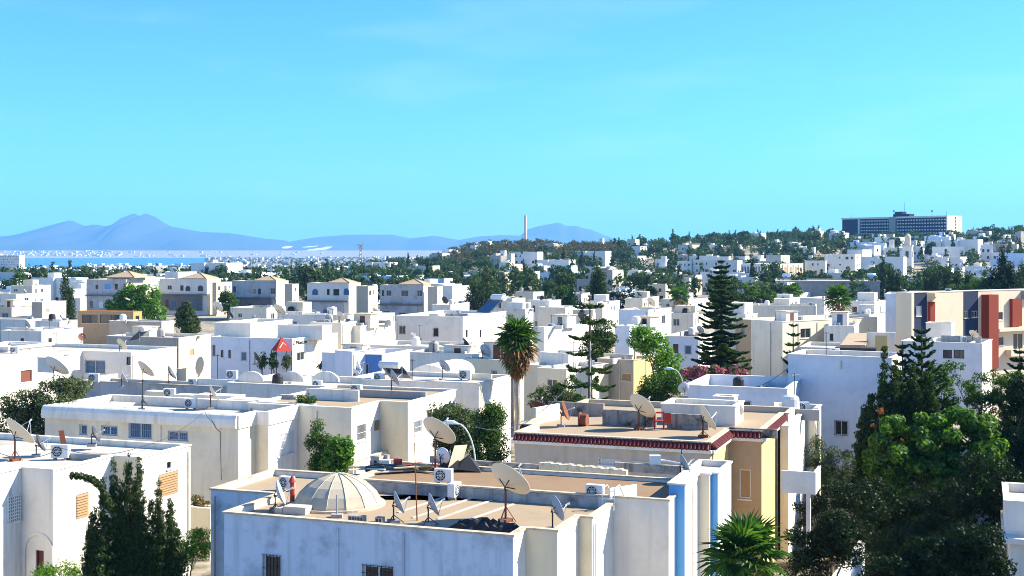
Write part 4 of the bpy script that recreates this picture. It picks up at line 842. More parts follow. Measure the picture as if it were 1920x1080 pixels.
# palms: every frond is an object
def fan_mesh(name, mat, pet, rad, nl, droop, seed, fold=0.25):
    rg = random.Random(seed); b = MB(); b.tube([(0, 0, 0), (pet*0.5, 0, 0.03), (pet, 0, 0)], [0.03, 0.022, 0.015], 4)
    for i in range(nl):
        a = math.radians(-125+250*i/(nl-1)); q = rad*(1-0.25*abs(a)/2.2)*rg.uniform(0.9, 1.1); c = math.cos(a); s_ = math.sin(a); w = rad*0.075
        p0 = Vector((pet, 0, 0)); p1 = Vector((pet+c*q*0.6, s_*q*0.6, fold*abs(s_)*q*0.3)); p2 = Vector((pet+c*q, s_*q, fold*abs(s_)*q*0.3-droop*q*rg.uniform(0.6, 1.4))); n = Vector((-s_, c, 0))*w
        b.add([p0, p1-n, p2, p1+n, p1-Vector((0, 0, w*0.6))], [(0, 1, 4), (0, 4, 3), (1, 2, 4), (4, 2, 3)])
    return b.mesh(name, mat)
def palm(name, label, px, ycrown, Y, rad, nf, seed, trunk_r=0.22, skirt=0, pet=0.8, tmat='palmbark'):
    c = W(px, ycrown, Y); e = empty(name, (c.x, c.y, 0), 0, label, 'palm'); rg = random.Random(seed)
    b = MB(); n = 14; b.tube([(math.sin(k*1.3)*0.04, 0, c.z*k/n-0.2*(k == 0)) for k in range(n+1)], [trunk_r*(1.25 if k == 0 else 1.0+0.09*(k % 2)) for k in range(n+1)], 9); b.build('trunk', tmat, e)
    ms = [fan_mesh('frond', 'leafpalm', pet*rg.uniform(.9, 1.1), rad, 17, 0.18, seed+k) for k in range(4)]
    for k in range(nf):
        el = math.radians(80-115*(k+0.5)/nf); o = link('frond', ms[k % 4], e, (0, 0, c.z)); o.rotation_euler = (rg.uniform(-.4, .4), -el, k*2.4+rg.uniform(-.2, .2)); s = rg.uniform(0.85, 1.1); o.scale = (s, s, s)
    if skirt:
        md = [fan_mesh('dead_frond', m_, pet, rad*0.95, 11, 0.1, seed+30+k, 0.9) for k, m_ in enumerate(('skirt', 'leafrust', 'skirt', 'leafpalm'))]
        for k in range(skirt):
            f = (k+0.5)/skirt; o = link('dead_frond', md[rg.choice((0, 0, 1, 2, 3))], e, (0, 0, c.z-0.1-f*1.9)); o.rotation_euler = (rg.uniform(-.5, .5), math.radians(40+42*f+rg.uniform(-8, 8)), k*2.4); s = rg.uniform(.85, 1.2)*(1-0.25*f); o.scale = (s, s*0.8, s)
    return e
palm('fan_palm', 'tall shaggy fan palm with a brown skirt of dead fronds', 970, 634, 104, 1.45, 30, 81, 0.25, 95, pet=0.75)
palm('fan_palm', 'broad green fan palm at the bottom edge beside the yellow wall', 1398, 1045, 46, 1.1, 34, 82, 0.28, 0, pet=0.8)
for k, (x, y, Yd, lab) in enumerate(((1572, 560, 215, 'palm with a brown skirt above the low white roofs'), (1275, 556, 300, 'palm with a pale trunk above the roof garden'), (1487, 548, 330, 'small palm in front of the long grey canopy'), (430, 566, 330, 'palm beside the orange-door villa'), (36, 524, 420, 'small palm at the frame edge among far roofs'))):
    palm('fan_palm', lab, x, y, Yd, 1.9, 20, 90+k, 0.3, 12 if k in (0, 1) else 0, pet=1.2)
# ------------------------------------------------------------------ things on the roofs
def dish(label, px, py, z, D, az=45, el=40, mat='dishgrey', mast=0.75, base='block', group='satellite dishes on the roofs', legs=False):
    g = G(px, py, z) if py is not None else px; e = empty('satellite_dish', g, 0, label, 'satellite dish', group)
    a, t = math.radians(az), math.radians(el); n = Vector((math.cos(a)*math.cos(t), math.sin(a)*math.cos(t), math.sin(t)))
    s = Vector((-math.sin(a), math.cos(a), 0)); q = n.cross(s); c = Vector((0, 0, mast+D*0.22))+n*0.10
    b = MB(); b.tube([(0, 0, 0), (0, 0, mast+D*0.15)], 0.03 if D < 1.2 else 0.045, 7)
    if legs or D > 1.3:
        for k in range(3): b.tube([(math.cos(k*2.1)*0.4, math.sin(k*2.1)*0.4, 0.01), (0, 0, mast*0.6)], 0.018, 5)
    b.build('mast', 'rust' if D > 1.2 else 'iron', e)
    f = MB(); f.box((0, 0, -0.02), 0.45, 0.4, 0.14, a); f.build('base', 'concrete' if base == 'block' else 'rust', e)
    dep = 0.17*D; rr = [0, 0.2, 0.4, 0.6, 0.8, 0.93, 1.0]; nn = 24
    def shell(off, hgt=1.06):
        V = []
        for r in rr:
            for k in range(nn):
                w_ = 2*math.pi*k/nn; V.append(c+n*(dep*r*r-off)+(s*math.cos(w_)+q*math.sin(w_)*hgt)*(r*D/2))
        return V
    A, B_ = shell(0), shell(0.02); m = MB(); nr = len(rr)
    m.add(A+B_, [(i*nn+k, i*nn+(k+1) % nn, (i+1)*nn+(k+1) % nn, (i+1)*nn+k) for i in range(nr-1) for k in range(nn)] +
          [(nr*nn+(i+1)*nn+k, nr*nn+(i+1)*nn+(k+1) % nn, nr*nn+i*nn+(k+1) % nn, nr*nn+i*nn+k) for i in range(nr-1) for k in range(nn)] +
          [((nr-1)*nn+k, (nr-1)*nn+(k+1) % nn, nr*nn+(nr-1)*nn+(k+1) % nn, nr*nn+(nr-1)*nn+k) for k in range(nn)])
    rf = m.build('reflector', mat, e, smooth=False)
    for p in rf.data.polygons: p.use_smooth = True
    br = MB(); r_ = 0.022 if D > 1.2 else 0.016
    for k in range(4):
        w_ = math.pi/4+math.pi/2*k; br.tube([c+n*(dep*0.2-0.03)+(s*math.cos(w_)+q*math.sin(w_))*D*0.22, c-n*0.14], r_, 5)
    br.tube([c-n*0.16, Vector((0, 0, mast+D*0.1))], r_*1.6, 5); br.build('bracket', 'iron', e)
    ar = MB(); fp = c+n*D*0.55-q*D*0.12*0; ar.tube([c-q*(-0.5*D*1.0)*-1+n*dep, fp], r_, 5); ar.tube([c+s*D*0.42+n*dep*.8, fp], r_*.7, 4); ar.tube([c-s*D*0.42+n*dep*.8, fp], r_*.7, 4); ar.build('feed_arm', 'steel', e)
    lb = MB(); lb.tube([fp-n*0.06, fp+n*0.12], [0.03, 0.05], 7); lb.build('receiver', 'dishwhite', e)
    return e
surf_t = leafmat('dishtan', (0.64, 0.60, 0.52), (0.66, 0.62, 0.54), 0.35, (1.0, 0.94, 0.8))
def ac(label, px, py, z, az=-100, s=1.0, group='air conditioners on the roofs', lift=0.12):
    g = G(px, py, z) if py is not None else px; e = empty('air_conditioner', g, math.radians(az)+math.pi/2, label, 'air conditioner', group)
    s *= 0.92; w_, d_, h_ = 0.85*s, 0.34*s, 0.62*s
    b = MB(); b.box((0, 0, lift), w_, d_, h_); b.build('casing', 'acwhite', e)
    cx = -w_*0.13; r = h_*0.40; zc = lift+h_*0.5; y = -d_/2-0.004
    f = MB(); f.add([(cx+r*math.cos(2*math.pi*k/20), y, zc+r*math.sin(2*math.pi*k/20)) for k in range(20)], [tuple(range(20))]); f.build('fan', 'tarp', e)
    gd = MB()
    for rr in (r*1.04, r*0.66, r*0.3): gd.tube([(cx+rr*math.cos(2*math.pi*k/20), y-0.015, zc+rr*math.sin(2*math.pi*k/20)) for k in range(21)], 0.012, 4, cap=False)
    for k in range(4): gd.tube([(cx+r*math.cos(k*math.pi/4), y-0.012, zc+r*math.sin(k*math.pi/4)), (cx-r*math.cos(k*math.pi/4), y-0.012, zc-r*math.sin(k*math.pi/4))], 0.009, 4)
    gd.build('fan_guard', 'acwhite', e)
    for sx in (-1, 1): q = MB(); q.box((sx*w_*0.32, 0, 0), 0.08, d_*1.1, lift); q.build('foot', 'concrete', e)
    return e
def simple(name, label, cat, build_, mat, loc, group=None, rz=0):
    b = MB(); build_(b); o = b.build(name, mat); o.location = loc; o.rotation_euler = (0, 0, rz); return tag(o, label, cat, group)

ZR = H1.zr
def dome():
    g = G(634, 946, ZR); e = empty('roof_dome', (g.x, g.y, ZR), 0.1, 'tan ribbed roof dome on the pale blue house', 'dome'); R_, hh = 1.85, 1.30; n = 14
    prof = [(R_, 0), (R_*0.97, 0.14*hh), (R_*0.86, 0.42*hh), (R_*0.68, 0.66*hh), (R_*0.45, 0.85*hh), (R_*0.2, 0.97*hh), (0.01, hh)]
    b = MB(); b.lathe(prof, n); b.build('shell', 'domeskin', e)
    for k in range(n):
        a = 2*math.pi*k/n; r = MB(); r.tube([(p*math.cos(a), p*math.sin(a), z+0.01) for p, z in prof], 0.016, 4); r.build('rib', 'domeskin', e)
    q = MB(); q.lathe([(R_+0.12, -0.02), (R_+0.12, 0.1), (R_-0.1, 0.1)], 28); q.build('kerb', 'coping', e)
dome()
for k, (x0, y0, x1, y1) in enumerate(((748, 962, 838, 932), (775, 972, 890, 934), (822, 974, 932, 936), (862, 982, 965, 946), (640, 958, 700, 930))):
    a, b_ = G(x0, y0, ZR), G(x1, y1, ZR); b = MB(); d = (b_-a).normalized(); b.obox(a, b_-a, Vector((-d.y, d.x, 0))*0.12, (0, 0, 0.035)); b.build('roof_seam', 'roofwhite', H1.root, H1.loc)
dish('big tan dish on a rusty tripod at the middle of the tan roof', 948, 978, ZR, 1.75, 47, 42, 'dishtan', 1.0, 'rust')
dish('grey dish at the front right corner of the domed house roof', 1036, 995, ZR, 0.95, 20, 18, 'dishgrey', 0.55)
dish('grey tilted dish standing left of the thin antenna pole', 738, 980, ZR, 0.9, 15, 22, 'dishgrey', 0.5, legs=True)
dish('grey tilted dish just right of the thin antenna pole', 803, 984, ZR, 0.9, 15, 22, 'dishgrey', 0.5, legs=True)
dish('grey dish by the dome at the left front of the tan roof', 516, 958, ZR, 1.0, 5, 20, 'dishgrey', 0.45, legs=True)
dish('small grey dish on the brown roof near the blue fins', 1276, 905, 7.75, 0.85, 10, 25, 'dishgrey', 0.55)
dish('large pale dish above the junk on the brown roof', 816, 880, 7.75, 1.75, 50, 42, 'dishtan', 1.15, 'rust')
dish('white dish just under the large pale dish', 826, 884, 7.75, 0.75, 60, 10, 'dishwhite', 0.5)
dish('big tan dish on the white house in the lower corner', 28, 864, 7.35, 1.75, 47, 42, 'dishtan', 0.85, 'rust')
dish('dark dish beside the big tan one in the lower corner', 68, 856, 7.35, 0.95, 15, 25, 'dishdark', 0.4)
dish('black dish on the parapet behind the brown fin plate', 172, 836, 7.55, 0.9, 10, 25, 'dishdark', 0.35)
dish('small black dish on the rounded parapet house roof', 266, 768, 7.1, 0.75, 10, 30, 'dishdark', 0.4)
dish('tan dish on the tile cornice roof beside the red frame', 1198, 806, 7.8, 1.7, 40, 38, 'dishtan', 0.75, 'rust')
dish('tan edge-on dish at the right end of the tile cornice roof', 1318, 820, 7.8, 1.5, 8, 30, 'dishtan', 0.6, 'rust')
dish('rusty edge-on dish on the left of the tile cornice roof', 1052, 800, 7.8, 1.1, -10, 20, 'rust', 0.6)
dish('faded rust dish lying low in the left corner of the tile cornice roof', 1010, 785, 7.8, 1.2, 60, 60, 'rust', 0.25)
dish('white dish on the low dark-edged roof left of the big rusty one', 228, 726, 6.0, 1.1, 20, 25, 'dishwhite', 0.6)
dish('tan dish with rusty bracket on the low dark-edged roof', 268, 722, 6.0, 1.8, 45, 40, 'dishtan', 0.8, 'rust')
dish('large pale dish rising behind the grey-green tree', 101, 722, 6.8, 2.2, 55, 45, 'dishwhite', 0.8)
dish('white dish turned sideways in front of the royal blue terrace', 668, 700, 6.5, 1.2, 5, 20, 'dishwhite', 0.5)
dish('white dish on the roof behind the script sign house', 406, 590, 7.6, 1.9, 60, 35, 'dishwhite', 0.7)
dish('cream dish above the script sign house', 521, 601, 8.2, 2.0, 50, 40, 'dishtan', 0.8)
dish('black dish behind the scalloped parapet', 430, 600, 8.0, 1.2, 30, 30, 'dishdark', 0.4)
dish('black dish above the low dark-edged roof beside the small trees', 478, 684, 6.6, 1.2, 30, 30, 'dishdark', 0.35)
dish('big white dish on the broad roof of the sky blue house', 1190, 604, 7.1, 2.2, -70, 30, 'dishwhite', 0.5)
dish('white dish on the brown house awning side', 1283, 745, 6.8, 0.9, 100, 30, 'dishwhite', 0.4)
dish('white dish beside the stair wing of the tile cornice house', 1372, 792, 7.8, 1.3, 60, 40, 'dishwhite', 0.3)
dish('reddish dish on the long low white house terrace', 153, 642, 6.1, 1.0, -60, 25, 'rust', 0.4)
ac('air conditioner on the raised edge beside the ladder rails', 1116, 944, ZR+0.1, -112, 0.95, lift=0.25)
ac('air conditioner facing out in front of the junk pile', 832, 908, 7.75, -105, 1.0)
ac('air conditioner on the tan roof below the junk pile', 852, 935, ZR, -20, 1.0)
ac('air conditioner with a rusty fan on the lower corner house', 114, 862, 7.35, -95, 1.15)
ac('air conditioner by the dome edge on the tan roof', 538, 920, ZR, -120, 0.9)
ac('air conditioner on the flat roof of the rounded parapet house', 318, 747, 7.1, -100, 1.1)
ac('air conditioner on the low dark-edged roof', 435, 712, 6.3, -100, 1.3)
ac('air conditioner on the grey wall house by the vault', 872, 713, 7.1, -100, 1.3)
ac('white air conditioner in the dark slot of the tall blue house', 1565, 668, 9.0, -110, 1.0)
ac('air conditioner beside the solar frame on the cream roof', 176, 718, 6.5, -95, 1.2)
simple('antenna_pole', 'thin rusty antenna pole standing on the tan roof', 'antenna', lambda b: b.tube([(0, 0, 0), (-0.1, 0, 3.05)], [0.03, 0.018], 6), 'rust', G(782, 976, ZR))
simple('roof_vent', 'rust red vent pipe beside the dome', 'vent pipe', lambda b: (b.tube([(0, 0, 0), (0, 0, 0.9)], 0.1, 8), b.tube([(0, 0, 0.9), (0, 0, 1.15)], [0.16, 0.05], 8)), 'redplastic', G(548, 944, ZR))
simple('roof_plinth', 'white square plinth at the foot of the dome', 'plinth', lambda b: (b.box((0, 0, 0), 1.0, 0.6, 0.3, -0.3), b.box((-0.7, 0.1, 0), 0.35, 0.4, 0.22, -0.3)), 'roofwhite', G(558, 962, ZR))
simple('vent_pipe', 'thin grey pipe at the front of the tan roof', 'pipe', lambda b: (b.tube([(0, 0, 0.1), (0, 0, 0.9)], 0.035, 7), b.box((0, 0, 0), 0.45, 0.35, 0.14)), 'concrete', G(632, 970, ZR))
for k, lab in ((0, 'first dark hollow block along the front parapet'), (1, 'second dark hollow block along the front parapet'), (3.2, 'dark hollow block apart from the other two')): simple('breeze_block', lab, 'block', lambda b: [b.obox((-.15, -.14, 0), (.3, 0, 0), (0, .28, 0), (0, 0, .05)), b.obox((-.15, -.14, .25), (.3, 0, 0), (0, .28, 0), (0, 0, .05))]+[b.obox((x, -.14, .05), (.04, 0, 0), (0, .28, 0), (0, 0, .2)) for x in (-.15, -.02, .11)], 'concrete', G(662, 980, ZR)+Vector((k*.34, -k*.12, 0)), rz=-.35)
def heap(b, rx, ry, h, seed, n=20, m=9):
    rg = random.Random(seed); V = []
    for i in range(n+1):
        for j in range(m+1):
            x, y = 2*i/n-1, 2*j/m-1; q = max(0, 1-x*x)**0.5*max(0, 1-y*y)**0.7; V.append((x*rx+rg.uniform(-.5, .5)*rx/n, y*ry+rg.uniform(-.5, .5)*ry/m, q*h*rg.uniform(0.35, 1.15)-0.01))
    b.add(V, [(i*(m+1)+j, (i+1)*(m+1)+j, (i+1)*(m+1)+j+1, i*(m+1)+j+1) for i in range(n) for j in range(m)])
def tarp_pile(b):
    heap(b, 1.5, 0.42, 0.42, 4)
simple('tarp_heap', 'black tarpaulin heap around the foot of the big tan dish', 'tarpaulin', tarp_pile, 'tarp', G(915, 992, ZR), rz=-0.35)
def ladder(b):
    for k in (0, 1):
        p = Vector((k*0.5, 0, 0)); b.tube([p, p+Vector((0.05, 0.1, 0.9)), p+Vector((0.25, 0.35, 1.0)), p+Vector((0.55, 0.5, 0.3))], 0.03, 6)
    for k in range(3): b.tube([(0, 0.02*k, 0.2+0.3*k), (0.5, 0.02*k, 0.2+0.3*k)], 0.02, 5)
simple('ladder_rails', 'white curved ladder rails at the edge of the tan roof', 'ladder', ladder, 'whiteiron', G(1128, 958, ZR))
simple('blue_panel', 'pale blue panel leaning behind the ladder rails', 'panel', lambda b: b.obox((0, 0, 0), (1.2, 0.9, 0), (0.03, -0.04, 0), (0, 0, 0.5)), 'palblue', G(1142, 938, 7.75))
# junk on the brown roof
def pile(name, label, cat, piece, n, seed, at, dims, mats, zf):
    rg = random.Random(seed); e = empty(name, at, 0, label, cat)
    for k in range(n):
        b = MB(); b.box((rg.uniform(-dims[0], dims[0]), rg.uniform(-dims[1], dims[1]), zf(k)), rg.uniform(*dims[2]), rg.uniform(*dims[3]), rg.uniform(*dims[4]), rg.uniform(-.8, .5)); b.build(piece, rg.choice(mats), e)
pile('plank_pile', 'heap of old planks and boards on the brown roof', 'planks', 'plank', 16, 8, G(745, 884, 7.75), (2.2, .6, (.8, 2.2), (.12, .4), (.04, .06)), ('board', 'board', 'woodbrown', 'cream'), lambda k: 0.02+0.05*(k % 5))
pile('scrap_heap', 'heap of pale scrap and crates behind the planks', 'scrap', 'crate', 20, 9, G(775, 874, 7.75), (2, .5, (.15, .6), (.15, .4), (.1, .5)), ('offwhite', 'concrete', 'board', 'tarp', 'redplastic'), lambda k: 0.0)
simple('tyre', 'black tyre at the left of the junk pile', 'tyre', lambda b: b.lathe([(0.2, 0.0), (0.42, 0.0), (0.48, 0.12), (0.42, 0.24), (0.2, 0.24), (0.2, 0.0)], 18), 'tarp', G(702, 884, 7.75))
def tent(b):
    b.add([(-1.0, -0.5, 0), (0.0, -0.45, 0.12), (1.1, -0.5, 0), (-0.45, 0.1, 0.62), (0.1, 0.05, 0.42), (0.5, 0.1, 0.7), (1.2, 0.6, 0), (-1.0, 0.6, 0)], [(0, 1, 4, 3), (1, 2, 5, 4), (2, 6, 5), (6, 7, 3, 4), (6, 4, 5), (7, 0, 3)])
simple('tarp_shelter', 'black sheet propped like a tent with a pale board', 'shelter', tent, 'tarp', G(858, 882, 7.75))
simple('leaning_board', 'pale board leaning on the black sheet', 'board', lambda b: b.obox((0, 0, 0), (0.35, 0, 1.2), (0.03, 0.03, 0), (0.55, 0.6, -0.05)), 'cream', G(838, 884, 7.75))
simple('rough_parapet', 'crumbling pale stone parapet at the back of the brown roof', 'wall', lambda b: [b.box((k*0.2, (k % 2)*0.015, 0), 0.195, 0.3, 0.42+0.012*((k*7) % 5)-0.006*k, 0) for k in range(21)], 'stonewall', G(1016, 884, 7.72), rz=math.radians(-20))
simple('stained_parapet', 'dark stained parapet strip at the back of the brown roof', 'wall', lambda b: b.box((0, 0, 0), 4.2, 0.2, 0.3), 'stain', G(938, 878, 7.72), rz=math.radians(-20))
simple('stained_parapet', 'dark stained parapet strip near the small grey dish', 'wall', lambda b: b.box((0, 0, 0), 3.2, 0.25, 0.4), 'stain', G(1215, 886, 7.72), rz=math.radians(-20))
simple('pipe_stub', 'white pipe and box on the dark parapet near the yellow wall', 'pipe', lambda b: (b.box((0, 0, 0.4), 0.5, 0.4, 0.4), b.tube([(0.2, 0, 0.6), (2.4, -0.4, 0.25)], 0.05, 6)), 'acwhite', G(1228, 886, 7.72))
simple('antenna_rod', 'thin black rod aerial above the small grey dish', 'antenna', lambda b: b.tube([(0, 0, 0), (0, 0, 1.1)], 0.02, 5), 'iron', G(1278, 876, 7.8))
# tile cornice roof
def redframe(b):
    for x in (0, 0.7):
        for y in (0, 0.5): b.tube([(x, y, 0), (x, y, 1.25)], 0.04, 5)
    for z in (0.6, 1.2): b.tube([(0, 0, z), (0.7, 0, z), (0.7, 0.5, z), (0, 0.5, z), (0, 0, z)], 0.035, 5)
    b.box((0.35, 0.25, 0.6), 0.75, 0.55, 0.06); b.obox((0.75, 0, 0.5), (0.45, -0.1, 0), (0, 0.06, 0), (0, 0, 0.7))
simple('red_chair_frame', 'bright red metal chair frame beside the tan dish', 'chair frame', redframe, 'tentred', G(1228, 806, 7.8)).scale = (0.75, 0.75, 0.8)
simple('cable_drum', 'dark red cable drum by the stained roof wall', 'drum', lambda b: (b.tube([(0, 0, 0.35), (0.4, -0.15, 0.35)], [0.36, 0.36], 14), b.tube([(-.05, 0.02, 0.35), (0.02, 0, 0.35)], 0.45, 14)), 'rust', G(1088, 798, 7.8))
# roof of the rounded parapet house and others
for k, (px, py, z, wd, dp, ht, mt, lab) in enumerate(((360, 748, 7.1, 2.4, 1.0, 0.35, 'offwhite', 'low pale roof box behind the small black dish'), (300, 745, 7.1, 2.0, 1.0, 0.5, 'cream', 'cream roof box on the rounded parapet house'), (412, 752, 7.1, 3.4, 1.4, 0.5, 'white', 'white roof slab at the end of the rounded parapet house'),
        (470, 760, 7.1, 3.2, 1.2, 0.5, 'white', 'white stepped box near the flat cream roof'), (165, 862, 7.35, 2.0, 0.6, 0.35, 'concrete', 'grey roof trough on the lower corner house'),
        (1605, 668, 8.7, 3.5, 1.6, 0.8, 'tarp', 'long black box for the shaded recess inside the tall blue house parapet'), (540, 750, 7.4, 1.2, 0.5, 0.4, 'concrete', 'grey roof box among the weeds on the tan flat roof'))):  # black box puts the shade of the roof recess into its colour
    simple('roof_box', lab, 'roof box', lambda b: b.box((0, 0, -0.02), wd, dp, ht), mt, G(px, py, z), rz=math.radians(-20))
simple('fin_plate', 'rust brown fin plate standing on the lower corner house', 'plate', lambda b: b.obox((0, 0, 0), (0.25, 0.1, 0), (0.05, -0.1, 0), (-0.2, 0, 1.0)), 'rust', G(116, 842, 7.35))
shape_tree('roof_weeds', 'green weeds growing on the tan flat roof', 'weeds', 87, [(555, 740, 580, 762), (570, 744, 592, 764)], 'leafmid', 46, 700, 0.25, 0.06, (0.2, 0.35), 20, ztrunk=7.3, up=0.8)
# solar heaters
def solar(label, px, py, z, az, s=1.0):
    g = G(px, py, z); e = empty('solar_heater', g, math.radians(az), label, 'solar heater', 'solar heaters')
    b = MB(); b.obox((-s, 0, 0.15), (2*s, 0, 0), (0, 1.3*s, 0.95*s), (0, -0.06, 0.08)); b.build('panel', 'solar', e)
    f = MB()
    for x in (-s, s): f.tube([(x, 1.3*s, 0), (x, 1.3*s, 1.2*s), (x, 0, 0.12)], 0.035, 5)
    f.build('frame', 'steel', e); t = MB(); t.tube([(-0.9*s, 1.45*s, 1.25*s), (0.9*s, 1.45*s, 1.25*s)], 0.26*s, 12); t.build('tank', 'dishwhite', e)
solar('solar water heater on the blank grey wall house', 752, 712, 7.2, 150, 1.1); solar('solar frame on the long low white house', 248, 640, 6.2, -100, 1.3); solar('slanted solar heater behind the slot-windowed house', 905, 588, 8.0, -60, 2.0)
# script sign and red tent of the scalloped white house
def sign():
    e_ = 1; P, d, n = C7.P[e_], C7.d[e_], C7.n[e_]; s = tpx(P, d, 549); Y = P.y+d.y*s; s1 = tpx(P, d, 574); z = HC-(647-HZ)*Y/F
    cu = bpy.data.curves.new('sign_lettering', 'FONT'); cu.body = "L'Maison"; cu.shear = 0.35; cu.size = 1.0; cu.extrude = 0.02; cu.align_x = 'LEFT'; cu.materials.append(M['letter'])
    t = link('sign_text', cu); bpy.context.view_layer.update(); me = bpy.data.meshes.new_from_object(t.evaluated_get(bpy.context.evaluated_depsgraph_get())); bpy.data.objects.remove(t); bpy.data.curves.remove(cu)
    o = link('sign_lettering', me, C7.root); o.location = (P.x+d.x*s+n.x*0.05-C7.loc.x, P.y+d.y*s+n.y*0.05-C7.loc.y, z-C7.loc.z); o.rotation_euler = (math.pi/2, 0, math.atan2(d.y, d.x))
    bpy.context.view_layer.update(); k = (s1-s)/max(0.1, o.dimensions.x); o.scale = (k, k*0.75, 1)
sign()
def redtent():
    c = W(528, 657, C7.P[1].y-1.6); e = empty('tent', (c.x, c.y, c.z), 0.5, 'red pyramid tent with a pale pattern beside the script sign', 'tent'); b = MB(); r = 1.0; h = 1.75
    b.add([(-r, -r, 0), (r, -r, 0), (r, r, 0), (-r, r, 0), (0, 0, h)], [(0, 1, 4), (1, 2, 4), (2, 3, 4), (3, 0, 4)]); b.build('canopy', 'tentred', e)
    for sx in (-1, 1):
        for sy in (-1, 1): p = MB(); p.tube([(sx*.97, sy*.97, -c.z), (sx*.97, sy*.97, 0)], 0.05, 5); p.build('leg', 'iron', e)
    st = MB(); st.obox((-0.55, -0.82, 0.42), (0.55, 0.36, 0.62), (0.06, 0.0, -0.08), (0.0, -0.02, 0.0)); st.obox((0.0, -0.42, 1.0), (0.35, -0.2, -0.4), (0.06, 0, 0.05), (0, -0.03, 0)); st.build('emblem', 'white', e)
redtent()
for k, (x, y0, y1, lab) in enumerate(((492, 664, 690, 'first potted conifer before the blue wall'), (513, 666, 690, 'second potted conifer before the blue wall'), (537, 668, 692, 'potted shrub under the red tent'), (606, 676, 694, 'pale flowering shrub right of the script sign'))):
    shape_tree('potted_shrub', lab, 'shrub', C7.P[1].y-2.5, [(x-7, y0, x+7, y1), (x-4, y0-4, x+4, y1)], 'leafmid' if k < 2 else 'leafolive', 140+k, 900, 0.25, 0.12, (0.25, 0.5), 18)
# parapet arches row (white rounded bays) on the low house
for k, x in enumerate((470, 545, 610)):
    c = G(x, 716, 6.6); b = MB(); n = 10; wd = 2.6
    V = [(wd*(-0.5)+0, 0, 0), (wd*0.5, 0, 0)]+[(wd/2*math.cos(t), 0, 0.9*math.sin(t)) for t in [math.pi*i/n for i in range(1, n)]]; m = len(V)
    b.add(V+[(x_, 0.25, z_) for x_, y_, z_ in V], [tuple(range(m)), tuple(range(2*m-1, m-1, -1))]+[(i, m+i, m+(i+1) % m, (i+1) % m) for i in range(m)])
    o = b.build('arched_parapet', 'white', H4b.root); o.location = (c.x-H4b.loc.x, c.y-H4b.loc.y, 6.62-H4b.loc.z); o.rotation_euler = (0, 0, math.radians(-20))
# street lamps
def lamp(label, xb, yb, xt, yt, Y):
    t = W(xt, yt, Y); b0 = W(xb, yb, Y); e = empty('street_lamp', (b0.x, b0.y, 0), 0, label, 'street lamp', 'street lamps'); dx = t.x-b0.x
    P = [(0, 0, 0), (0, 0, t.z*0.72)]+[(dx*(1-math.cos(a)), 0, t.z*0.72+(t.z*0.28-0.05)*math.sin(a)) for a in [math.pi/2*k/7 for k in range(1, 8)]]
    b = MB(); b.tube(P, [0.08, 0.055]+[0.04]*7, 8); b.build('pole', 'lampgrey', e)
    sg = -1 if dx < 0 else 1; h = MB(); h.tube([(dx-sg*0.1, 0, t.z-0.08), (dx+sg*0.15, 0, t.z), (dx+sg*0.5, 0, t.z+0.02), (dx+sg*0.75, 0, t.z-0.02)], [0.04, 0.11, 0.12, 0.05], 10); h.build('lamp_head', 'lampglass', e)
lamp('curved white street lamp behind the brown roof', 892, 872, 856, 792, 68); lamp('street lamp leaning over the dark green bushy tree', 1283, 715, 1262, 691, 108)
# utility poles with cables
def mast(label, px, yt, Y, r=0.08, mat='steel', name='pole'):
    t = W(px, yt, Y); return simple(name, label, 'pole', lambda b: b.tube([(0, 0, 0), (0, 0, t.z-terrain(t.x, t.y))], [r, r*0.6], 6), mat, (t.x, t.y, terrain(t.x, t.y)))
mast('bare pole beside the thin araucaria', 1107, 640, 96, 0.07, 'offwhite'); mast('thin pole at the left of the flats', 1669, 585, 112, 0.05); mast('thin dark pole rising behind the script sign house', 562, 586, 185, 0.09, 'iron')

GC = box_house('GC', 'cream garden wall under the pale flowering bush', (394, 955), 352, '0.8', 3.0, mat='cream', roof='cream', par_h=0.05, par_t=0.1, cop='white', name='garden_wall', cat='wall')
def steps(b):
    for k in range(5): b.box((0, k*0.5, 0), 2.2, 0.9-0.02*k, 0.35+0.35*k)
simple('garden_steps', 'white garden steps between the shaded conifer and the blue house', 'steps', steps, 'white', (-15.0, 58.5, 0), rz=-0.35)
# ---- small roof things scattered over the middle houses
SHORT = {'C1': 'brown-shuttered white house', 'C3': 'long low white house', 'C4b': 'cream terraced house', 'C4c': 'low pale blue house', 'C4d': 'low white house at the frame edge', 'C6': 'yellow-ended house', 'C6b': 'grey-roofed long white house', 'C8': 'house behind the script sign', 'C8b': 'tall blank cream-white house', 'C9': 'bright shuttered white house',
  'C10': 'slot-windowed house', 'C11': 'royal blue terrace house', 'C12': 'cream house above the vault', 'C12b': 'flat white terrace house', 'E1': 'white house behind the shaggy palm', 'E1b': 'cream house by the thin conifer', 'E1c': 'barred cream house', 'E2': 'sky blue house', 'E2b': 'roof garden house', 'E3': 'brown and yellow house', 'E4': 'dappled white house',
  'E5': 'brown-ended cream house', 'E6': 'tan lean-to house', 'E7': 'canopy terrace house', 'E7b': 'house between the conifers', 'HM1': 'rounded parapet house', 'HM2': 'tan-roofed cream house', 'HB2': 'open deck wing', 'H4': 'blank grey wall house', 'H4b': 'arched bay house', 'HD': 'dark-edged low house', 'HB': 'tall blue wall house', 'W3': 'balcony stair wing', 'E8': 'block of flats'}
def inside(p, pts):
    c = False; n = len(pts)
    for i in range(n):
        a, b = pts[i], pts[i-1]
        if (a.y > p.y) != (b.y > p.y) and p.x < (b.x-a.x)*(p.y-a.y)/(b.y-a.y)+a.x: c = not c
    return c
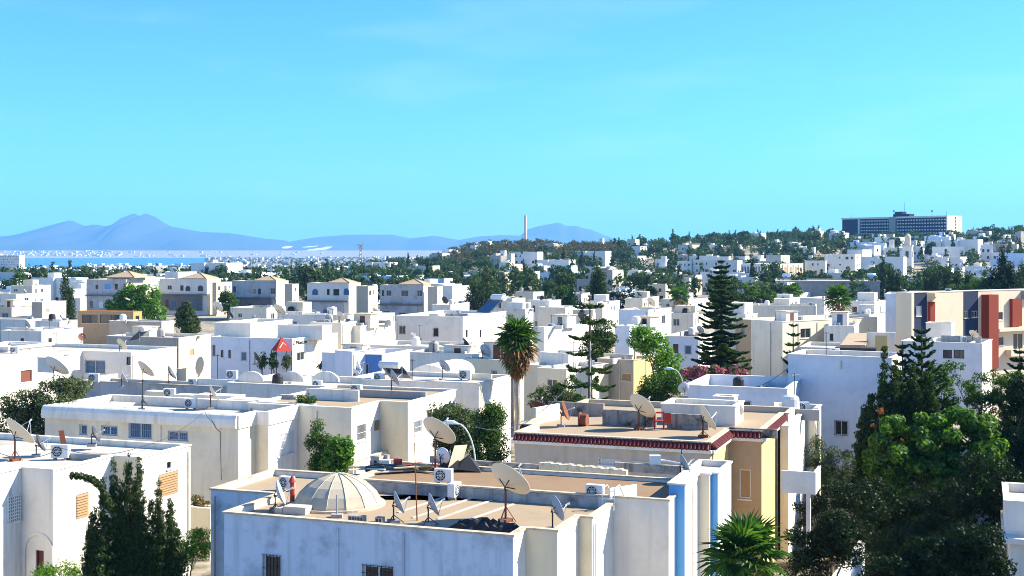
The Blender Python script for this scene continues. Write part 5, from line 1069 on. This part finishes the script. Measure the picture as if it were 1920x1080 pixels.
def roof_spot(h, rg, m=0.8):
    inn = [Vector(q) for q in offset_poly(h.pts, m)]; xs = [p.x for p in h.pts]; ys = [p.y for p in h.pts]
    for k in range(60):
        p = Vector((rg.uniform(min(xs), max(xs)), rg.uniform(min(ys), max(ys))))
        if inside(p, inn): return Vector((p.x, p.y, h.zr))
    return None
def tank(label, p, s, mat, group):
    e = empty('water_tank', p, 0, label, 'water tank', group); b = MB(); b.lathe([(0.02, 0.25), (0.5*s, 0.25), (0.53*s, 0.4), (0.5*s, 0.9*s+0.2), (0.42*s, 1.05*s+0.2), (0.15*s, 1.12*s+0.25), (0.02, 1.12*s+0.25)], 14); b.build('drum', mat, e)
    q = MB(); q.box((0, 0, 0), 1.0*s, 1.0*s, 0.25); q.build('plinth', 'concrete', e)
def clutter(h, hd, seed, group=None, rich=True):
    rg = random.Random(seed); G_ = lambda s: s if group is None else group+' '+s
    for k in range(rg.choice((1, 2, 3))):
        p = roof_spot(h, rg, 1.0)
        if p: b = MB(); ln = rg.uniform(1.5, 4.5); b.box((p.x, p.y, h.zr), ln, 0.18, rg.uniform(.3, .8), h.ang+(math.pi/2 if rg.random() < .5 else 0)); b.build('parapet_wall', rg.choice(('white', 'offwhite', 'concrete', 'stain2')), h.root, h.loc)
    if rg.random() < 0.5 and rich:
        p = roof_spot(h, rg, 2.0)
        if p:
            b = MB(); w_, d_, hh = rg.uniform(1.8, 3.2), rg.uniform(1.8, 2.6), rg.uniform(0.9, 2.2); b.box((p.x, p.y, h.zr), w_, d_, hh, h.ang); st = b.build('stair_head', rg.choice(('white', 'offwhite', 'cream', 'palblue')), h.root, h.loc)
            c = MB(); c.box((p.x, p.y, h.zr+hh), w_+.3, d_+.3, 0.1, h.ang); c.build('cap', 'coping', st, h.loc)
            u3, v3 = Vector((h.u.x, h.u.y, 0)), Vector((h.v.x, h.v.y, 0)); dr = MB(); dr.obox(p-u3*0.35-v3*(d_/2+0.02), u3*0.75, v3*0.05, (0, 0, min(hh-.2, 1.9))); dr.build('door', rg.choice(('woodbrown', 'glass', 'blueglass', 'shutterwood')), st, h.loc)
    gl = ' on the roof of the '+hd
    if rg.random() < 0.6:
        p = roof_spot(h, rg)
        if p: ac('air conditioner'+gl, p, None, 0, -100+rg.uniform(-20, 40), 1.1)
    if rg.random() < 0.7:
        p = roof_spot(h, rg)
        if p: m_ = rg.choice(('dishgrey', 'dishwhite', 'dishdark', 'dishtan')); dish({'dishgrey': 'grey', 'dishwhite': 'white', 'dishdark': 'black', 'dishtan': 'tan'}[m_]+' dish'+gl, p, None, 0, rg.uniform(0.9, 1.6), rg.uniform(5, 55), rg.uniform(20, 42), m_, rg.uniform(.4, .9))
    if rg.random() < 0.45:
        p = roof_spot(h, rg)
        if p: tank('round water tank'+gl, p, rg.uniform(.9, 1.3), rg.choice(('dishwhite', 'palblue', 'concrete', 'tarp')), 'water tanks on the roofs')
    if rg.random() < 0.6:
        p = roof_spot(h, rg)
        if p:
            hh = rg.uniform(1.5, 3.2)
            def ant(b):
                b.tube([(0, 0, 0), (0, 0, hh)], 0.03, 5)
                for k in range(4): b.tube([(-.45+.07*k, 0.1*k-.2, hh-.1), (.45-.07*k, 0.1*k-.2, hh-.1)], 0.012, 4)
                b.tube([(0, -.25, hh-.1), (0, .25, hh-.1)], 0.015, 4)
            simple('aerial', 'thin rake aerial'+gl, 'aerial', ant, 'iron', p, 'aerials on the roofs', rz=rg.uniform(0, 2))
for k, (key, hd) in enumerate(SHORT.items()): clutter(HOUSES[key], hd, 500+k, rich=key not in ('HM1', 'HB', 'W3', 'E8', 'HD', 'H4b', 'H4', 'C12b', 'HB2', 'HM2'))

def cable(label, pts, r=0.015, sag=0.0):
    P = [W(*p) for p in pts]; Q = []
    for a, b_ in zip(P, P[1:]):
        for k in range(8): t = k/8; q = a+(b_-a)*t; q.z -= sag*4*t*(1-t); Q.append(q)
    Q.append(P[-1]); b = MB(); b.tube(Q, r, 4); tag(b.build('cable', 'iron'), label, 'cable', 'cables')
yc = HM1.P[0].y+HM1.d[0].y*tpx(HM1.P[0], HM1.d[0], 400)-0.5
cable('black cable hanging down the cream house wall', [(384, 772, yc), (398, 790, yc), (413, 810, yc), (415, 900, yc)], 0.02, 0.1)
cable('black cable sagging across the roofs from the street lamp', [(892, 800, 68), (1010, 775, 72), (1107, 660, 96)], 0.018, 0.5)
cable('black cable sagging to the tall blue wall corner', [(1283, 712, 108), (1380, 735, 104), (1478, 690, 101)], 0.02, 0.4)
cable('black cable strung over the lower corner house', [(0, 850, 60), (114, 840, 62), (262, 838, 66), (384, 770, yc)], 0.015, 0.35)
cable('black cable lying along the tan roof to the ladder', [(520, 958, 52.3), (640, 968, 51.5), (782, 972, 51.2), (948, 975, 51.0), (1120, 946, 54.0)], 0.02, 0.0)
# ------------------------------------------------------------------ further houses, the hill, the town
def far_block(key, label, cx, yt, lx, rx, Y, ang=-40, **kw):
    P = W(cx, yt, Y); a = math.radians(ang); u = Vector((math.cos(a), math.sin(a))); v = Vector((-u.y, u.x)); p = P.to_2d()
    l, r = -tpx(p, u, lx), tpx(p, v, rx); st = p-u*l
    return house(key, label, Vector((st.x, st.y, 0)), P.z, 'u%f v%f u%f' % (l, r, -l), ang=ang, detail=False, **kw)
MARKS = [(60, 'near the wide white hotel'), (160, 'left of the blue-shuttered villa'), (290, 'behind the round light green tree'), (400, 'behind the arched-window villa'), (530, 'behind the orange-door villa'), (660, 'behind the blue-arched villa'), (760, 'behind the weathered villa'), (860, 'left of the dark twin conifer'), (950, 'behind the dark twin conifer'),
         (1020, 'below the tall slim tower'), (1100, 'left of the merged cypresses'), (1200, 'behind the merged cypresses'), (1300, 'above the roof garden house'), (1400, 'behind the tall dense araucaria'), (1510, 'around the fin-fronted block'), (1620, 'around the large white flats'), (1690, 'left of the minaret'), (1740, 'beside the minaret'), (1820, 'below the hotel end wall'), (1900, 'around the broad black conifer'), (9999, 'at the frame edge past the hotel')]
def mark(px): return next(t for q, t in MARKS if px < q)
MID = [(1750, 560, 1700, 1790), (985, 580, 945, 1000), (1060, 577, 1010, 1085), (1100, 592, 1072, 1140), (1030, 564, 990, 1052), (1130, 568, 1092, 1162), (1300, 588, 1255, 1345), (1398, 590, 1352, 1420), (1530, 574, 1400, 1562), (1475, 560, 1440, 1520), (1545, 560, 1500, 1585),
       (1290, 562, 1240, 1330), (1205, 560, 1172, 1235), (1640, 566, 1590, 1662), (30, 552, -30, 60), (92, 523, 64, 106), (150, 560, 128, 162), (500, 578, 432, 540), (470, 606, 405, 500), (560, 588, 520, 600), (960, 560, 925, 985), (845, 572, 810, 880), (1700, 545, 1660, 1716), (60, 536, 20, 95), (1375, 572, 1340, 1400),
       (1440, 572, 1400, 1466), (700, 590, 668, 740), (1090, 552, 1060, 1110), (1000, 548, 965, 1020), (1630, 590, 1585, 1672), (1165, 548, 1140, 1190)]
rgm = random.Random(12)
for k, (cx, cy, lx, rx) in enumerate(MID):
    z = rgm.uniform(6.2, 8.2); mt = rgm.choice(('white', 'white', 'offwhite', 'palblue', 'white', 'cream'))
    h = box_house('mid%d' % k, {'white': 'white', 'offwhite': 'off-white', 'palblue': 'pale', 'cream': 'cream'}[mt]+(' low' if z < 6.8 else ' tall' if z > 7.6 else '')+' flat-roofed house in the middle distance '+mark(cx), (cx, cy), lx, rx, z, ang=rgm.choice((-20, -30, -14, -38)), mat=mt, emats={0: rgm.choice((mt, 'palblue', 'offwhite'))}, cop='white', auto=0.45, seed=200+k, detail=False, group='white houses of the middle distance')
    if rgm.random() < 0.6:
        c = h.loc+h.root.location*0; b = MB(); b.box((c.x, c.y, h.zr), rgm.uniform(2.5, 4), rgm.uniform(2.2, 3), rgm.uniform(1.2, 2.3), h.ang); b.build('stair_head', mt, h.root, h.loc)
    clutter(h, 'house '+mark(cx), 700+k, rich=False)

# big named buildings on the hill
HOT = far_block('hotel', 'long slab hotel with a shade-dark front and rows of pale balconies on the hilltop', 1778, 404, 1579, 1804, 1180, ang=-52, mat='cream', emats={0: 'palblue'}, roof='roofgrey', cop='white', name='hotel', cat='hotel', zb=10)
def hotel():
    h = HOT; P, d, n, ln, z = h.P[0], h.d[0], h.n[0], h.len[0], h.z; X = Vector((d.x, d.y, 0)); Nn = Vector((n.x, n.y, 0)); o = Vector((P.x, P.y, 0)); sc = ln/199.0
    me = None
    for x0, x1, first in ((1, 32, False), (37, 92, True), (106, 196, True)):
        b = MB(); b.obox(o+X*x0*sc+Nn*0.02+Vector((0, 0, z-19)), X*(x1-x0)*sc, Nn*0.5, (0, 0, 17.4)); b.build('shaded_front', 'navy', h.root, h.loc)  # navy sheet carries the shade of the facade in its colour
        fr = MB(); fr.obox(o+X*(x0-1.5)*sc+Nn*0.01+Vector((0, 0, z-1.55)), X*(x1-x0+3)*sc, Nn*1.1, (0, 0, 1.6)); fr.build('parapet_frame', 'palblue', h.root, h.loc)
        if not first: continue
        nc = int((x1-x0)/5.0)
        if me is None:
            q = MB(); q.obox((0, 0, 0), X*1.5, Nn*0.7, (0, 0, 1.15)); me = q.mesh('balcony', 'white')
        for r in range(5):
            for c in range(nc):
                link('balcony', me, h.root, o+X*((x0+(c+0.4)*(x1-x0)/nc)*sc)+Nn*0.5+Vector((0, 0, z-4.2-3.1*r))-h.loc)
    for x0, x1 in ((33, 36), (93, 105), (196.5, 199)):
        b = MB(); b.obox(o+X*x0*sc+Nn*0.02+Vector((0, 0, z-19)), X*(x1-x0)*sc, Nn*1.3, (0, 0, 19)); b.build('pier', 'concrete' if x0 == 93 else 'palblue', h.root, h.loc)
    b = MB(); c = o+X*112*sc-Nn*6; b.box((c.x, c.y, z), 18, 8, 2.6, h.ang); b.box((c.x-3, c.y, z+2.6), 9, 6, 2.2, h.ang); b.build('roof_plant', 'navy', h.root, h.loc)
    for s, hh, r in ((95, 5, 0.25), (115, 14, 0.18), (12, 3, 0.2), (165, 4, 0.2), (190, 4, 0.2)):
        q = MB(); c = o+X*s*sc-Nn*5; q.tube([(c.x, c.y, z), (c.x, c.y, z+hh)], [r, r*0.6], 5)
        if s in (95, 165): q.tube([(c.x, c.y, z+hh), (c.x, c.y, z+hh+1.6)], [0.9, 0.5], 6)
        q.build('antenna', 'iron', h.root, h.loc)
    P1, d1, n1 = h.P[1], h.d[1], h.n[1]
    for r in range(6):
        q = MB(); s = h.len[1]*0.5; q.obox(Vector((P1.x+d1.x*s+n1.x*0.01, P1.y+d1.y*s+n1.y*0.01, z-3-3*r)), Vector((d1.x, d1.y, 0))*1.1, Vector((n1.x, n1.y, 0))*0.15, (0, 0, 1.7)); q.build('window', 'glass', h.root, h.loc)
hotel()
def fins(h, e, nf, mat, wmat, fw=0.35, rows=1):
    P, d, n, ln, z = h.P[e], h.d[e], h.n[e], h.len[e], h.z; X = Vector((d.x, d.y, 0)); Nn = Vector((n.x, n.y, 0)); o = Vector((P.x, P.y, 0)); st = ln/nf
    fm = None
    for k in range(nf):
        for r in range(rows):
            hh = (z-h.zb-2.5)/rows; q = MB(); q.obox(o+X*(k*st+st*0.3)+Nn*0.01+Vector((0, 0, z-1.0-hh*(r+1)+0.35)), X*st*0.45, Nn*0.08, (0, 0, hh-0.7 if rows > 1 else hh-0.5)); q.build('window', wmat, h.root, h.loc)
        q = MB(); q.obox(o+X*(k*st)+Nn*0.01+Vector((0, 0, h.zb+0.5)), X*st*0.22, Nn*fw, (0, 0, z-h.zb-0.9)); q.build('fin', mat, h.root, h.loc)
FB = far_block('FB', 'cream block with tall vertical fins and slot windows at the hill foot', 1437, 495, 1390, 1506, 533, ang=-42, mat='cream', emats={0: 'palblue'}, cop='white', name='apartment_block', cat='apartment block'); fins(FB, 0, 9, 'white', 'blueglass'); fins(FB, 1, 7, 'cream', 'shutterwood', 0.25, 3)
FB2 = far_block('FB2', 'large white block of flats with small dark window dots', 1603, 477, 1546, 1614, 560, ang=-30, mat='white', emats={0: 'palblue'}, cop='white', auto=0.75, seed=5, name='apartment_block', cat='apartment block')
FB3 = far_block('FB3', 'lower white flats joined on the left of the large white block', 1548, 489, 1509, 1550, 556, ang=-30, mat='white', emats={0: 'palblue'}, cop='white', auto=0.6, seed=6, name='apartment_block', cat='apartment block')
FB4 = far_block('FB4', 'long grey concrete canopy building at the hill foot', 1636, 523, 1456, 1650, 470, ang=-12, mat='concrete', roof='roofgrey', cop='coping')
FB5 = far_block('FB5', 'blue-white flats behind the tall araucaria', 1382, 488, 1300, 1392, 560, ang=-30, mat='offwhite', emats={0: 'palblue'}, cop='white', auto=0.7, seed=7, name='apartment_block', cat='apartment block')
FB6 = far_block('FB6', 'white corner block with a curved shade left of the araucaria', 1296, 490, 1270, 1312, 570, ang=-40, mat='white', emats={0: 'palblue'}, cop='white', auto=0.7, seed=8, name='apartment_block', cat='apartment block')
FB7 = far_block('FB7', 'white slab tower among the trees behind the villas', 400, 488, 396, 409, 760, ang=-30, mat='white', cop='white', auto=0.3, seed=9, zb=-8, name='tower_block', cat='tower')
FB8 = far_block('FB8', 'wide white hotel with banded floors at the far shore edge', 36, 479, -60, 46, 1500, ang=-30, mat='white', cop='white', auto=0.95, seed=10, zb=-12, name='hotel', cat='hotel')
FB9 = far_block('FB9', 'white terrace houses on the upper slope under the hotel', 1668, 452, 1620, 1690, 1050, ang=-30, mat='white', emats={0: 'palblue'}, cop='white', auto=0.6, seed=11)
FB10 = far_block('FB10', 'low cream buildings right of the hotel end wall', 1838, 438, 1796, 1842, 1150, ang=-30, mat='cream', cop='white', auto=0.6, seed=12)
def minaret():
    b0 = W(1702, 520, 690); e = empty('minaret', (b0.x, b0.y, terrain(b0.x, b0.y)-1), math.radians(-25), 'square white minaret with a lantern rising among the houses', 'minaret'); k = 690/F; z0 = e.location.z; zt = W(0, 462, 690).z-z0; z2 = W(0, 447, 690).z-z0; z3 = W(0, 438, 690).z-z0; w_ = 17*k
    b = MB(); b.box((0, 0, 0), w_, w_, zt); b.build('shaft', 'white', e); c = MB(); c.box((0, 0, zt), w_*1.12, w_*1.12, 0.6); c.build('gallery', 'cream', e)
    l = MB(); l.box((0, 0, zt+0.6), w_*0.55, w_*0.55, z2-zt-0.6); l.build('lantern', 'cream', e); d = MB(); d.lathe([(w_*0.36, 0), (w_*0.32, (z3-z2)*0.5), (w_*0.14, (z3-z2)*0.9), (0.02, z3-z2)], 12, (0, 0, z2)); d.build('cupola', 'cream', e)
    for f in (0, 1):
        q = MB(); q.box(((w_/2 if f else 0), (0 if f else -w_/2), zt-6), 0.3 if f else 1.6, 1.6 if f else 0.3, 3.4); q.build('window', 'glass', e)
minaret()
def tall_mast():
    b0 = W(985, 470, 1150); zt = W(0, 404, 1150).z; z0 = terrain(b0.x, b0.y); e = empty('telecom_tower', (b0.x, b0.y, z0), 0, 'tall slim white tower standing on the wooded hill', 'tower'); b = MB(); b.tube([(0, 0, 0), (0, 0, zt-z0)], [1.35, 1.15], 12); b.build('shaft', 'white', e); c = MB(); c.tube([(0, 0, zt-z0), (0, 0, zt-z0+1.6)], [0.3, 0.2], 6); c.build('tip', 'steel', e)
tall_mast()
def floodlight(label, px, yt, yb, Y, big=False):
    t = W(px, yt, Y); z0 = terrain(t.x, t.y); e = empty('floodlight_mast', (t.x, t.y, z0), 0, label, 'floodlight mast', 'floodlight masts'); H = t.z-z0; r = 0.9 if big else 0.3; b = MB()
    if big:
        for sx in (-1, 1):
            for sy in (-1, 1): b.tube([(sx*r*1.6, sy*r*1.6, 0), (sx*r*0.7, sy*r*0.7, H)], 0.22, 4)
        for k in range(9): z = H*k/9; q = r*(1.6-0.9*k/9); b.tube([(-q, -q, z), (q, -q, z+H/9)], 0.15, 4); b.tube([(q, q, z), (-q, q, z+H/9)], 0.15, 4)
    else: b.tube([(0, 0, 0), (0, 0, H)], [r, r*0.6], 7)
    b.build('mast', 'steel', e); f = MB()
    for k in (0, 1): f.box((0, -0.5, H-1-2.4*k), 5.4-1.4*k if big else 2.6, 0.7, 1.2 if big else 0.8)
    f.build('lamp_frame', 'dishwhite', e)
floodlight('lattice floodlight mast against the low blue ridge', 677, 458, 490, 900, True); floodlight('white floodlight mast behind the orange-door villa', 471, 486, 522, 520); floodlight('thin floodlight mast further right behind the villas', 508, 492, 522, 520); floodlight('thin mast near the white wide hotel', 128, 498, 525, 520)

# ---- generic houses of the far town, each one an object
def proto_house(seed):
    rg = random.Random(seed); b = MB(); rf = MB(); wins = []; n = rg.choice((1, 2, 2, 3)); x = 0
    for k in range(n):
        w_, d_, h_ = rg.uniform(5, 9), rg.uniform(6, 10), rg.choice((3.6, 6.6, 6.9, 7.2, 9.6)); b.box((x, rg.uniform(-1.5, 1.5), -3), w_, d_, h_+3, 0); yb = b.v[-8][1]
        rf.box((x, yb+d_/2, h_+0.002), w_-0.5, d_-0.5, 0.05); b.box((x, yb+0.1, h_), w_, 0.2, 0.5); b.box((x+w_/2-0.1, yb+d_/2, h_+0.003), 0.2, d_-0.42, 0.5)
        for f in range(max(1, int(h_/3.2))):
            z = 1.0+3.1*f; s = -w_/2+0.9
            while s < w_/2-1.5:
                if rg.random() < 0.6: wins.append(((x+s, yb-0.03, z), (rg.uniform(.8, 1.3), 0.12, rg.uniform(1.0, 1.5))))
                s += rg.uniform(1.9, 3.0)
            s = 0.9
            while s < d_-1.5:
                if rg.random() < 0.4: wins.append(((x+w_/2-0.09, yb+s, z), (0.12, rg.uniform(.8, 1.2), rg.uniform(1.0, 1.4))))
                s += rg.uniform(2.0, 3.2)
        x += w_*0.8
    if rg.random() < 0.5: b.box((0, 0.5, 3), 2.6, 2.6, rg.uniform(5, 6.5))
    return b, rf, wins, n
PROTO = []; NBLK = []
for k in range(12):
    b, rf, wins, nb_ = proto_house(300+k); NBLK.append(('', 'single-block', 'two-block', 'three-block')[nb_])
    PROTO.append((b.mesh('wall', 'farwhite'), rf.mesh('roof', 'farroof'), [(p, MB().obox((0, 0, 0), (s[0], 0, 0), (0, s[1], 0), (0, 0, s[2])).mesh('window', 'glass')) for p, s in wins[:7]],
                  (lambda q: ([q.obox(p, (s[0], 0, 0), (0, s[1], 0), (0, 0, s[2])) for p, s in wins], q.mesh('windows', 'glass'))[1])(MB())))
rg = random.Random(99); OCC = []
def free(x, y, r):
    for a, b_, c in OCC:
        if (a-x)**2+(b_-y)**2 < (r+c)**2: return False
    return True
for h in HOUSES.values():
    if h.loc.y > 330: OCC.append((h.loc.x, h.loc.y, 9 if h.loc.y < 600 else 16))
OCC.append((HOT.loc.x, HOT.loc.y, 50)); OCC += [((1702-960)/F*y_, y_, 8) for y_ in (560, 580, 600, 620, 640, 660, 690)]
LABS = {'left': ('white house among trees in the plain before the lake', 'white houses of the plain'), 'hill': ('white house among trees on the wooded hillside', 'white houses of the hillside'), 'town': ('white house in the dense quarter below the hotel', 'white houses below the hotel')}
nh = 0; tries = 0
while nh < 296 and tries < 20000:
    tries += 1; q = rg.random()
    if q < 0.36: px, Y, zone = rg.uniform(-60, 850), 385*math.exp(rg.random()*1.0), 'left'
    elif q < 0.66: px, Y, zone = rg.uniform(840, 1640), 400+rg.random()**1.1*720, 'hill'
    else: px, Y, zone = rg.uniform(1600, 1990), 470+rg.random()**1.2*500, 'town'
    if zone == 'hill' and Y > 760 and rg.random() < 0.5: continue
    x = (px-960)/F*Y
    if not free(x, Y, 7.5): continue
    OCC.append((x, Y, 7.5)); pi = rg.randrange(12); p = PROTO[pi]; z = terrain(x, Y); grp = LABS[zone][1]; col = rg.choice(('farwhite', 'farwhite', 'farwhite', 'farwhite', 'farblue', 'farcream', 'farsand')); s = rg.uniform(0.8, 1.25)
    lab = ('small ' if s < 0.95 else 'large ' if s > 1.1 else '')+{'farwhite': 'white', 'farblue': 'bluish', 'farcream': 'cream', 'farsand': 'sand-coloured'}[col]+' '+NBLK[pi]+' house '+{'left': 'in the near plain ' if Y < 520 else 'in the middle plain ' if Y < 720 else 'in the far plain ', 'hill': 'low down ' if Y < 600 else 'halfway up ' if Y < 850 else 'high up ', 'town': 'low in the hill quarter ' if Y < 600 else 'higher in the hill quarter '}[zone]+mark(px)
    e = empty('house', (x, Y, z), math.radians(rg.choice((-20, -35, -50, -28))+rg.uniform(-4, 4)), lab, 'house', grp); e.scale = (s, s, s*rg.uniform(.85, 1.15))
    wl = link('wall', p[0], e); wl.material_slots[0].link = 'OBJECT'; wl.material_slots[0].material = M[col]; link('roof', p[1], e)
    if Y < 560:
        for pos, m_ in p[2]: link('window', m_, e, pos)
    else: link('windows', p[3], e)['kind'] = 'stuff'
    nh += 1

# ---- trees of the plain and the hill
def proto_tree(seed, kind):
    r = np.random.default_rng(seed)
    if kind == 'cypress': bl = np.array(spire(0, 0, 0.8, 10, 1.15, 14)); cl = clumps(r, bl, 90, 0.3, 0.55, 0.5); V = leaves(r, cl, 900, 0.7, 0.34, 1.0); m_ = 'leaffar'
    elif kind == 'pine': cl = clumps(r, [(0, 0, 6.2, 3.2, 3.2, 1.9), (1.6, 0.6, 5.4, 2.2, 2.2, 1.5), (-1.5, -.5, 5.2, 2.2, 2.2, 1.5)], 60, 0.5, 1.0); V = leaves(r, cl, 1500, 0.7, 0.38); m_ = 'leaffarpine'
    elif kind == 'brown': cl = clumps(r, [(0, 0, 5, 3.4, 3.4, 2.6)], 60, 0.6, 1.1); V = leaves(r, cl, 1300, 0.7, 0.38); m_ = 'leafbrown'
    else: cl = clumps(r, [(0, 0, 4.2, 2.8, 2.8, 2.6), (1.2, 1, 3.4, 2, 2, 1.8)], 60, 0.5, 1.0); V = leaves(r, cl, 1500, 0.65, 0.36); m_ = 'leaffar' if seed % 2 else 'leaffarpine'
    t = MB(); t.tube([(0, 0, -1), (0.05, 0.05, 3), (0, 0, 5.5)], [0.26, 0.2, 0.08], 6)
    return quads_mesh('crown', V, m_), t.mesh('trunk', 'bark'), V
TP = {'cypress': [proto_tree(s, 'cypress') for s in (1, 2, 3)], 'pine': [proto_tree(s, 'pine') for s in (4, 5, 6)], 'round': [proto_tree(s, 'round') for s in (7, 8, 9, 10)], 'brown': [proto_tree(s, 'brown') for s in (11, 12)]}
TL = {'cypress': ('slim dark cypress among the far white houses', 'far cypresses', 'cypress'), 'pine': ('spreading dark pine on the far slope', 'far pines', 'pine_tree'), 'round': ('round dark tree among the far white houses', 'far round trees', 'round_tree')}
CNT = {'cypress': 0, 'pine': 0, 'round': 0}; MASS = []
def sample_tree():
    q = rg.random()
    if q < 0.46: px, Y = rg.uniform(-60, 860), 395*math.exp(rg.random()*1.0)
    elif q < 0.56: px, Y = rg.uniform(840, 2000), 1060+rg.random()*200
    else: px, Y = rg.uniform(840, 2000), 410+rg.random()*750
    return px, Y
for k in range(2900):
    px, Y = sample_tree(); x = (px-960)/F*Y; kind = rg.choice(('cypress', 'cypress', 'pine', 'round', 'round'))
    if 1579 < px < 1830 and 1000 < Y < 1240: continue
    if px > 1640 and 470 < Y < 850 and rg.random() < 0.6: continue
    if not free(x, Y, -3 if Y > 450 else 2): continue
    s = rg.uniform(0.7, 1.45); brown = 850 < px < 1150 and Y > 900
    if CNT[kind] < 270 and not brown:
        grp, nm = TL[kind][1:]; lab = ('tall ' if s > 1.05 else 'small ' if s < 0.85 else '')+{'cypress': 'slim dark cypress ', 'pine': 'spreading dark pine ', 'round': 'round dark tree '}[kind]+('in the near plain ' if px < 850 and Y < 520 else 'in the middle plain ' if px < 850 and Y < 720 else 'in the far plain ' if px < 850 else 'at the hill foot ' if Y < 600 else 'halfway up the hill ' if Y < 900 else 'near the hill crest ')+mark(px); q_ = rg.uniform(0.85, 1.25); p = rg.choice(TP[kind]); e = empty(nm, (x, Y, terrain(x, Y)), rg.uniform(0, 6), lab, 'tree', grp); e.scale = (s, s, s*q_); link('crown', p[0], e); link('trunk', p[1], e); CNT[kind] += 1
    else: MASS.append((x, Y, s, 'brown' if brown else kind))
for k in range(420):      # the scrub-covered brow of the hill
    px = rg.uniform(835, 1180); Y = rg.uniform(950, 1260); MASS.append(((px-960)/F*Y, Y, rg.uniform(.6, 1.0), 'brown'))
for k in range(420):
    px = rg.uniform(1150, 2000); Y = rg.uniform(900, 1300)
    if 1570 < px < 1830 and 1050 < Y < 1250: continue
    MASS.append(((px-960)/F*Y, Y, rg.uniform(.6, 1.15), rg.choice(('cypress', 'pine', 'round', 'round'))))
def mass(name, label, items, step=4):
    by = {}
    def bigger(a, st): c = a.mean(axis=1, keepdims=True); return c+(a-c)*(st/3.0)**0.5
    for x, y, s, kd in items: by.setdefault(kd, []).append((x, y, s))
    for kd, its in by.items():
        V = np.concatenate([bigger(rg.choice(TP[kd])[2][::step], step)*s*np.array([1.15, 1.15, 1.0])+np.array([x, y, terrain(x, y)]) for x, y, s in its])
        o = link(name, quads_mesh(name, V, 'leafbrown' if kd == 'brown' else ('leaffar' if kd == 'cypress' else 'leaffarpine'))); tag(o, kind='stuff', label=label+' of '+{'cypress': 'pointed cypresses', 'pine': 'spreading pines', 'round': 'rounded trees', 'brown': 'brownish scrub'}[kd], cat='woodland')
mass('hillside_wood', 'dense far hillside wood', MASS, 8)
PL = []
for k in range(2200):
    px, Y = rg.uniform(-80, 900), 950+rg.random()**0.8*2150; PL.append(((px-960)/F*Y, Y, rg.uniform(.6, 1.3), rg.choice(('cypress', 'round', 'round', 'pine'))))
mass('plain_wood', 'far belt before the lake', PL, 20)
def town(name, label, n, f, seed, scale, wide=1.0):
    r2 = random.Random(seed); b = MB()
    for k in range(n):
        x, y = f(r2); z = terrain(x, y); b.box((x, y, max(z, -29)-2), r2.uniform(6, 14)*scale*wide, r2.uniform(6, 12)*scale, 2+r2.choice((4, 7, 7, 10))*scale*r2.uniform(.8, 1.2), r2.uniform(-.8, 0))
    tag(b.build(name, 'farwhite'), label, 'town', kind='stuff')
def fa(r): Y = 950+r.random()*2250; px = r.uniform(-80, 920); return (px-960)/F*Y, Y
def fb(r): Y = 8500+r.random()**1.5*1800; px = r.gauss(110, 80) if r.random() < 0.8 else r.uniform(-100, 620); return (px-960)/F*Y, Y
def fc(r): Y = 3290+r.random()*150; px = r.uniform(150, 400); return (px-960)/F*Y, Y
town('far_town', 'far white houses of the plain before the lake', 420, fa, 5, 1.0); town('shore_town', 'white town strung along the opposite lake shore', 170, fb, 6, 1.0, 3.0); town('waterfront', 'white waterfront strip along the near lake edge', 70, fc, 7, 1.3)
def fd(r): Y = 3300+r.random()*4500; px = r.uniform(385, 900); return (px-960)/F*Y, Y
town('outer_town', 'far white suburb spread over the plain under the low ridge', 110, fd, 8, 1.1, 1.8)
mass('outer_wood', 'far trees of the plain under the low ridge', [((lambda p, y_: ((p-960)/F*y_, y_, rg.uniform(.9, 1.6), rg.choice(('round', 'pine'))))(rg.uniform(385, 900), 3250+rg.random()*3500)) for k in range(700)], 18)
# ------------------------------------------------------------------ the air
def haze():
    m = bpy.data.materials.new('hazeair'); m.use_nodes = True; nt = m.node_tree; nt.nodes.clear(); out = N(nt, 'ShaderNodeOutputMaterial'); v = N(nt, 'ShaderNodeVolumePrincipled')
    v.inputs['Color'].default_value = (0.20, 0.55, 1.0, 1); v.inputs['Density'].default_value = 5.5e-5; v.inputs['Anisotropy'].default_value = 0.0
    L(nt, v.outputs[0], out.inputs['Volume']); M['hazeair'] = m
    b = MB(); b.obox((-21500, -21500, -60), (43000, 0, 0), (0, 43000, 0), (0, 0, 760)); tag(b.build('haze', 'hazeair'), 'pale blue summer haze over the plain and the lake', 'haze', kind='stuff')
haze()
